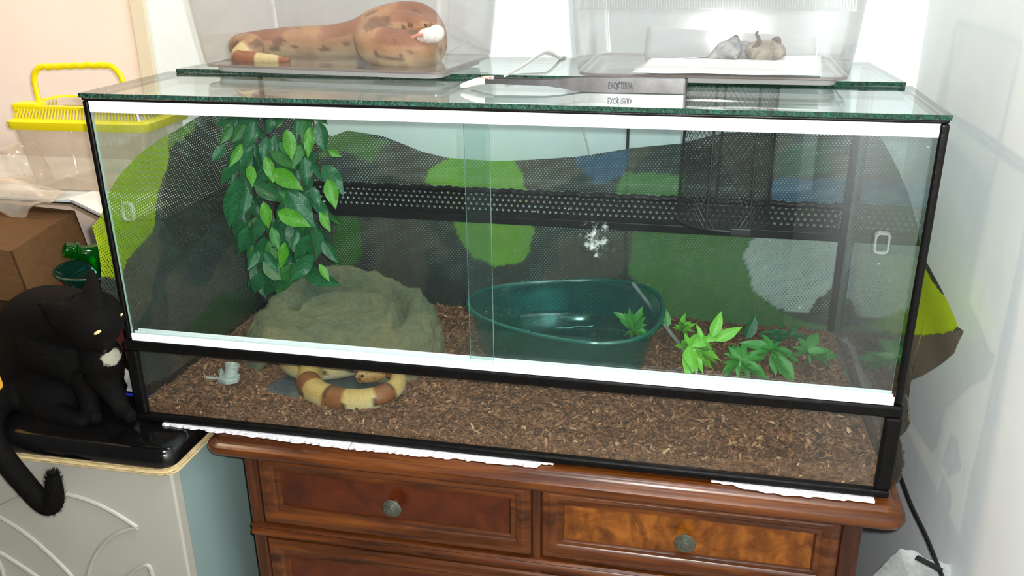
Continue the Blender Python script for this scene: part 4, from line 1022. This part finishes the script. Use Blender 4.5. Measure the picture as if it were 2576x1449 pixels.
hp = spline(hx, 8); hp = [tuple(V((*c0, zc)) + ux * p[0] - uy * (.045 + 0 * p[2]) + V((0, 0, p[2] - (.0022 * abs(math.sin(p[0] * 120)) if abs(p[0]) < .065 else 0)))) for p in hp]
MB().tube(hp, .0062, 10, flat=.75).build('handle', M['yellow'], lidc)
crumple('plastic_film', 'clear plastic film poking up inside the yellow carrier', [(215, 262), (250, 215), (262, 222), (300, 262), (295, 330), (225, 330)], .452, .03, M['bag'], bulge=.018, seed=5)

# draped film and bags over the shelf edge
def drape(name, label, px_edges, seed, mt):
    """sheet lying on the shelf and hanging over its front edge; rows of points from back to hanging hem"""
    m = MB(); rows = []
    cols_n = len(px_edges); R = []
    for (x, yb, yf, zh, sag) in px_edges:        # x, back y, front y, hem z, bulge above the board
        col = []
        for k in range(9): t = k / 8; y = lerp(yb, yf - .006, t); col.append((x, y, ZS + .001 + sag * (.4 + .6 * math.sin(t * 3.1)) * (1 + .8 * noise.noise((x * 16, y * 16, seed)))))
        for k in range(1, 7): t = k / 6; col.append((x + .012 * t * noise.noise((x * 20, t, seed)), yf - .008 - .012 * math.sin(t * 2.2) - .006 * noise.noise((x * 25, t * 3, seed)), lerp(ZS, zh, t)))
        R.append(col)
    # refine across columns
    fin = []
    for j in range(len(R[0])):
        fin.append(spline([c[j] for c in R], 6))
    m.rings([[tuple(p) for p in r] for r in fin], False)
    o = m.build(name, mt); solid(o, .0006, 1); o.data.set_sharp_from_angle(angle=math.radians(30)); return tag(o, label, 'plastic sheet')
drape('plastic_sheet', 'crumpled clear plastic bag hanging over the shelf edge in a pointed corner', [(-.62, .365, .315, .245, .010), (-.52, .365, .315, .272, .022), (-.465, .365, .315, .262, .030), (-.425, .365, .315, .236, .030), (-.395, .365, .315, .268, .022), (-.37, .36, .316, .282, .014), (-.345, .36, .318, .2825, .008)], 3, M['bag'])
m = MB(); pl_ = [(-.33, .325), (-.29, .304), (-.235, .268), (-.16, .220), (-.10, .24), (-.075, .40), (-.17, .43), (-.31, .40)]
o = m.prism([(x, y, ZS + .0006 + .003 * abs(noise.noise((x * 9, y * 9, 2)))) for x, y in pl_], (0, 0, .0007)).build('paper_liner', M['paper'], smooth=False)
tag(o, 'cream paper lying on the shelf in front of the yellow carrier', 'paper sheet')
# bulky film heap left of the carrier
crumple('plastic_film', 'heap of clear plastic film on the shelf left of the carrier', [(-60, 400), (0, 375), (50, 355), (90, 362), (120, 420), (135, 452), (100, 458), (0, 462), (-60, 462)], .43, .05, M['bag'], bulge=.03, seed=9)

# cardboard box under the shelf
A = at(28, 632, Y=.16); B = at(188, 530, Y=.34); Cn = at(78, 762, Y=.14); Lf = V((-.20, .015, .004))
cbx = thing('cardboard_box', 'brown cardboard box tilted under the white shelf', 'cardboard box', (-.36, .2, .02))
e1, e2 = B - A, Cn - A
MB().prism([tuple(A), tuple(A + e1), tuple(A + e1 + e2), tuple(Cn)], Lf.normalized() * .003).build('side_flap', M['cardboard'], cbx, smooth=False)
nrm = e1.normalized()
MB().prism([tuple(A), tuple(A + Lf), tuple(A + Lf + e2), tuple(Cn)], nrm * .003).build('front_wall', M['cardboard'], cbx, smooth=False)
MB().prism([tuple(A + V((0, 0, -.001))), tuple(A + Lf + V((0, 0, -.001))), tuple(A + Lf + e1 + V((0, 0, -.001))), tuple(A + e1 + V((0, 0, -.001)))], -e2.normalized() * -.003).build('top_flap', M['cardboard'], cbx, smooth=False)
MB().prism([tuple(A + Lf + e1), tuple(A + e1), tuple(A + e1 + e2), tuple(A + Lf + e1 + e2)], -nrm * .003).build('rear_wall', M['cardboard'], cbx, smooth=False)
MB().prism([tuple(Cn), tuple(Cn + Lf), tuple(Cn + Lf + e1), tuple(Cn + e1)], e2.normalized() * .003).build('bottom', M['cardboard'], cbx, smooth=False)

# green bottle lying beside the tank
b0, b1 = at(163, 628, Y=.13), at(290, 650, Y=.19)
ax = (b1 - b0).normalized(); Rb = ax.to_track_quat('Z', 'Y').to_matrix()
bt_ = thing('green_bottle', 'open green plastic bottle lying beside the left end of the tank', 'bottle', tuple(b0))
bo_ = MB().lathe([(.0095, .0), (.0125, 0), (.0130, .003), (.0125, .016), (.0165, .018), (.0165, .021), (.0125, .023), (.0135, .034), (.022, .050), (.033, .066), (.0385, .080), (.039, .105), (.036, .12), (.030, .124), (.0, .122)], tuple(b0), 32, Rb).build('body', M['bottle'], bt_)
solid(bo_, .0012, 0)
for z in (.006, .011): MB().tube([tuple(b0 + Rb @ V((.0135 * math.cos(a), .0135 * math.sin(a), z))) for a in [2 * math.pi * k / 24 for k in range(24)]], .0011, 6, closed=True).build('thread', M['bottle'], bt_)

# things behind the cat
P = at(205, 690, Y=.20)
ds = thing('glass_dish', 'teal glass dish behind the cat', 'dish', (P.x, P.y, P.z - .03))
MB().lathe([(0, -.022), (.05, -.022), (.062, -.010), (.072, .008), (.075, .012), (.072, .013), (.066, .006), (.056, -.010), (.045, -.016), (0, -.016)], (P.x + .02, P.y + .02, P.z - .004), 36).build('bowl', M['dish'], ds)
MB().tube([(P.x + .02 + .074 * math.cos(a), P.y + .02 + .074 * math.sin(a), P.z + .009) for a in [2 * math.pi * k / 36 for k in range(36)]], .003, 8, closed=True).build('rim', M['dish'], ds)
o = MB().box(P.x - .075, P.x + .035, P.y + .0, P.y + .16, -.003, P.z - .029).build('red_carton', M['red_dark'], smooth=False); bev(o, .006)
tag(o, 'dark red box behind the cat under the teal dish', 'box')
P2_ = at(20, 815, Y=.13)
rc_ = thing('printed_carton', 'white carton with a red band and a cardboard lid behind the cat', 'carton', (P2_.x - .08, P2_.y + .04, -.004))
MB().box(P2_.x - .2, P2_.x + .06, P2_.y, P2_.y + .16, -.003, P2_.z - .004).build('face', M['white_board'], rc_, smooth=False)
MB().box(P2_.x - .2, P2_.x + .061, P2_.y - .001, P2_.y + .161, P2_.z - .004, P2_.z + .0145).build('red_band', M['red'], rc_, smooth=False)
MB().box(P2_.x - .2, P2_.x + .062, P2_.y - .004, P2_.y + .164, P2_.z + .0145, P2_.z + .0165).build('lid', M['cardboard'], rc_, smooth=False)
P3 = at(-31, 830, Y=.0)
jr = thing('amber_jar', 'amber jar with a black lid at the left edge behind the cat', 'jar', (P3.x - .02, P3.y, -.004))
MB().lathe([(0, -.004), (.022, -.004), (.026, .004), (.028, P3.z - .012), (.027, P3.z - .009), (0, P3.z - .009)], (P3.x - .018, P3.y, 0), 28).build('body', M['amber'], jr)
MB().lathe([(.0285, P3.z - .009), (.029, P3.z - .004), (.0275, P3.z + .012), (.018, P3.z + .024), (0, P3.z + .026)], (P3.x - .018, P3.y, 0), 28).build('lid', M['slab'], jr)
P4 = at(320, 992, Y=.05)
tr_ = thing('tray', 'dark tray with a blue rim on the slab between the cat and the tank', 'tray', (P4.x - .02, P4.y + .02, -.0035))
MB().box(P4.x - .05, -.010, P4.y, P4.y + .06, -.0035, P4.z - .002).build('body', M['slab'], tr_, smooth=False)
MB().box(P4.x - .051, -.009, P4.y - .001, P4.y + .002, P4.z - .002, P4.z + .0015).build('rim', M['blue'], tr_, smooth=False)
crumple('plastic_wrapper', 'scrap of clear plastic wrapper between the cat and the tank', [(316, 925), (330, 938), (336, 965), (342, 985), (330, 985), (326, 960)], .04, .02, M['bag_white'], 'wrapper', bulge=.004, seed=12)

# ------------------------------------------------------------------ black cat
ct = thing('cat', 'black cat with a white chest spot sitting on the black slab, head lowered', 'cat', (-.14, .0, -.004))
Hc = at(236, 806, Y=-.030); rh_ = .05
e1_, e2_ = ray(245, 835), ray(300, 793)
def hit(d, c, r):
    oc = CAM - c; b = oc.dot(d); k = b * b - (oc.dot(oc) - r * r); return CAM + d * (-b - math.sqrt(max(0, k)))
fw = V((.52, -.62, -.58)).normalized()
side = V((.80, .10, .60)); side = (side - fw * side.dot(fw)).normalized(); upv = side.cross(fw).normalized()
if upv.z < 0: upv = -upv
m = MB()
Rh = Matrix((side, fw, upv)).transposed()
m.ell(Hc, (.051, .049, .043), Rh)
m.ell(Hc + fw * .034 - upv * .010, (.024, .022, .017), Rh)
m.ell(Hc + fw * .048 - upv * .012, (.014, .012, .011), Rh)
m.ell(Hc + side * .024 + fw * .014 - upv * .008, (.020, .022, .020), Rh); m.ell(Hc - side * .024 + fw * .014 - upv * .008, (.020, .022, .020), Rh)
for sg, tipp in ((1, at(233, 668, Y=-.005)), (-1, at(92, 758, Y=-.03))):
    base = Hc + side * .024 * sg + upv * .022 - fw * .006
    m.tube([tuple(base.lerp(tipp, t)) for t in (-.1, .2, .5, .75, 1)], [.030, .027, .019, .011, .003], 12, flat=.45, up=tuple(side))
def cp(px, py, Y, r): p = at(px, py, Y=Y); return (p.x, p.y, p.z, r)
def limb(ps, n=16, k=4): ps = spline(ps, k); m.tube([p[:3] for p in ps], [p[3] for p in ps], n)
limb([cp(62, 975, .085, .075), cp(80, 890, .075, .082), cp(112, 826, .055, .074), cp(160, 806, .025, .060), cp(215, 805, -.005, .046)], 20)
limb([cp(130, 850, .03, .064), cp(190, 890, .010, .056), cp(225, 930, .0, .042)])
m.ell(at(254, 900, Y=-.002), (.036, .036, .040))
m.ell(at(82, 990, Y=.065), (.088, .075, .064)); m.ell(at(118, 1000, Y=.02), (.068, .042, .052))
limb([cp(120, 1030, .0, .028), cp(165, 1048, -.018, .018), cp(200, 1060, -.028, .013), cp(216, 1063, -.030, .011)], 12)
limb([cp(252, 930, -.004, .030), cp(282, 985, -.006, .020), cp(306, 1026, -.012, .0155), cp(318, 1040, -.018, .0135), cp(334, 1050, -.026, .011)], 12)
limb([cp(212, 935, .002, .028), cp(222, 990, -.004, .019), cp(228, 1030, -.010, .0155), cp(236, 1046, -.018, .0135), cp(246, 1056, -.026, .011)], 12)
tl = spline([(-.225, .055, .035, .024), (-.248, .0, .020, .021), (-.240, -.055, .018, .020), (-.205, -.106, .004, .019), (-.178, -.118, -.030, .0185), (-.158, -.114, -.072, .018), (-.135, -.112, -.108, .0175), (-.118, -.112, -.117, .0165), (-.106, -.112, -.100, .0155), (-.100, -.112, -.062, .0125), (-.099, -.112, -.050, .006)], 6)
m.tube([p[:3] for p in tl], [p[3] for p in tl], 14)
def cat_mat():
    m_, t, N, out = nodes('black_fur')
    tc = N('TexCoord').outputs['Object']
    p5 = at(287, 906, Y=-.026)
    d = N('VectorMath', {0: N('VectorMath', {0: tc, 1: tuple(p5)}, operation='SUBTRACT').outputs[0], 1: (1, .6, 1.15)}, operation='MULTIPLY').outputs[0]
    d = N('VectorMath', {0: d}, operation='LENGTH').outputs['Value']
    nz = N('TexNoise', {'Vector': tc, 'Scale': 160, 'Detail': 4}).outputs[0]
    a = N('Math', {0: N('Math', {0: nz, 1: .012}, operation='MULTIPLY').outputs[0], 1: d}, operation='ADD').outputs[0]
    fac = N('MapRange', {0: a, 1: .0265, 2: .0300, 3: 1.0, 4: 0.0}).outputs[0]
    col = N('MixRGB', {'Fac': fac, 'Color1': (.0022, .0018, .0016, 1), 'Color2': (*lin((158, 155, 138)), 1)}).outputs[0]
    p = N('BsdfPrincipled', {'Base Color': col, 'Roughness': .8, 'Specular IOR Level': .12})
    n2 = N('TexNoise', {'Vector': N('Mapping', {'Vector': tc, 'Scale': (1, 1, .35)}).outputs[0], 'Scale': 420, 'Detail': 3}).outputs[0]
    t.links.new(N('Bump', {'Strength': .5, 'Distance': .004, 'Height': n2}).outputs[0], p.inputs['Normal'])
    t.links.new(p.outputs[0], out.inputs[0]); return m_
M['fur'] = cat_mat()
cbody = remesh(m.build('body', M['fur'], ct), .0042, 5)
for d in (e1_, e2_):
    p = hit(d, Hc + fw * .012 - upv * .004, .0425)
    MB().ell(p + fw * .001, (.0068, .003, .0023), Rh @ Matrix.Rotation(.25, 3, 'Y'), 14).build('eye', mat('cat_eye', lin((236, 196, 140)), .1), ct)
MB().ell(Hc + fw * .058 - upv * .008, (.005, .004, .0035), Rh, 10).build('nose', mat('cat_nose', lin((30, 24, 24)), .3), ct)
for sg, tipp in ((1, at(233, 668, Y=-.005)), (-1, at(92, 758, Y=-.03))):
    base = Hc + side * .024 * sg + upv * .026 + fw * .002
    q = [tuple(base.lerp(tipp, t) + fw * .0105 * (1 - t)) for t in (.2, .45, .65, .82)]
    MB().tube(q, [.010, .0105, .007, .002], 10, flat=.3, up=tuple(side)).build('inner_ear', mat('inner_ear_skin', lin((44, 36, 35)), .9), ct)
# fur: short black hairs standing off the outline
fu = MB(); hair = bpy.data.objects
def fuzz(pts, rad, n, L):
    for _ in range(n):
        i = random.randrange(len(pts) - 1); t = random.random(); p = V(pts[i]).lerp(V(pts[i + 1]), t); r = lerp(rad[i], rad[i + 1], t) * .93
        ax_ = (V(pts[i + 1]) - V(pts[i])).normalized(); u = V((random.gauss(0, 1), random.gauss(0, 1), random.gauss(0, 1))); u = (u - ax_ * u.dot(ax_)).normalized()
        b_ = p + u * r; tip = b_ + (u * .6 + ax_ * .8).normalized() * L * random.uniform(.6, 1.2); w_ = ax_.cross(u) * .0005
        fu.add([b_ - w_, b_ + w_, tip], [(0, 1, 2)])
fuzz([p[:3] for p in tl], [p[3] for p in tl], 2600, .008)
fo = fu.build('tail_fur', M['fur'], ct, smooth=False); fo['kind'] = 'stuff'
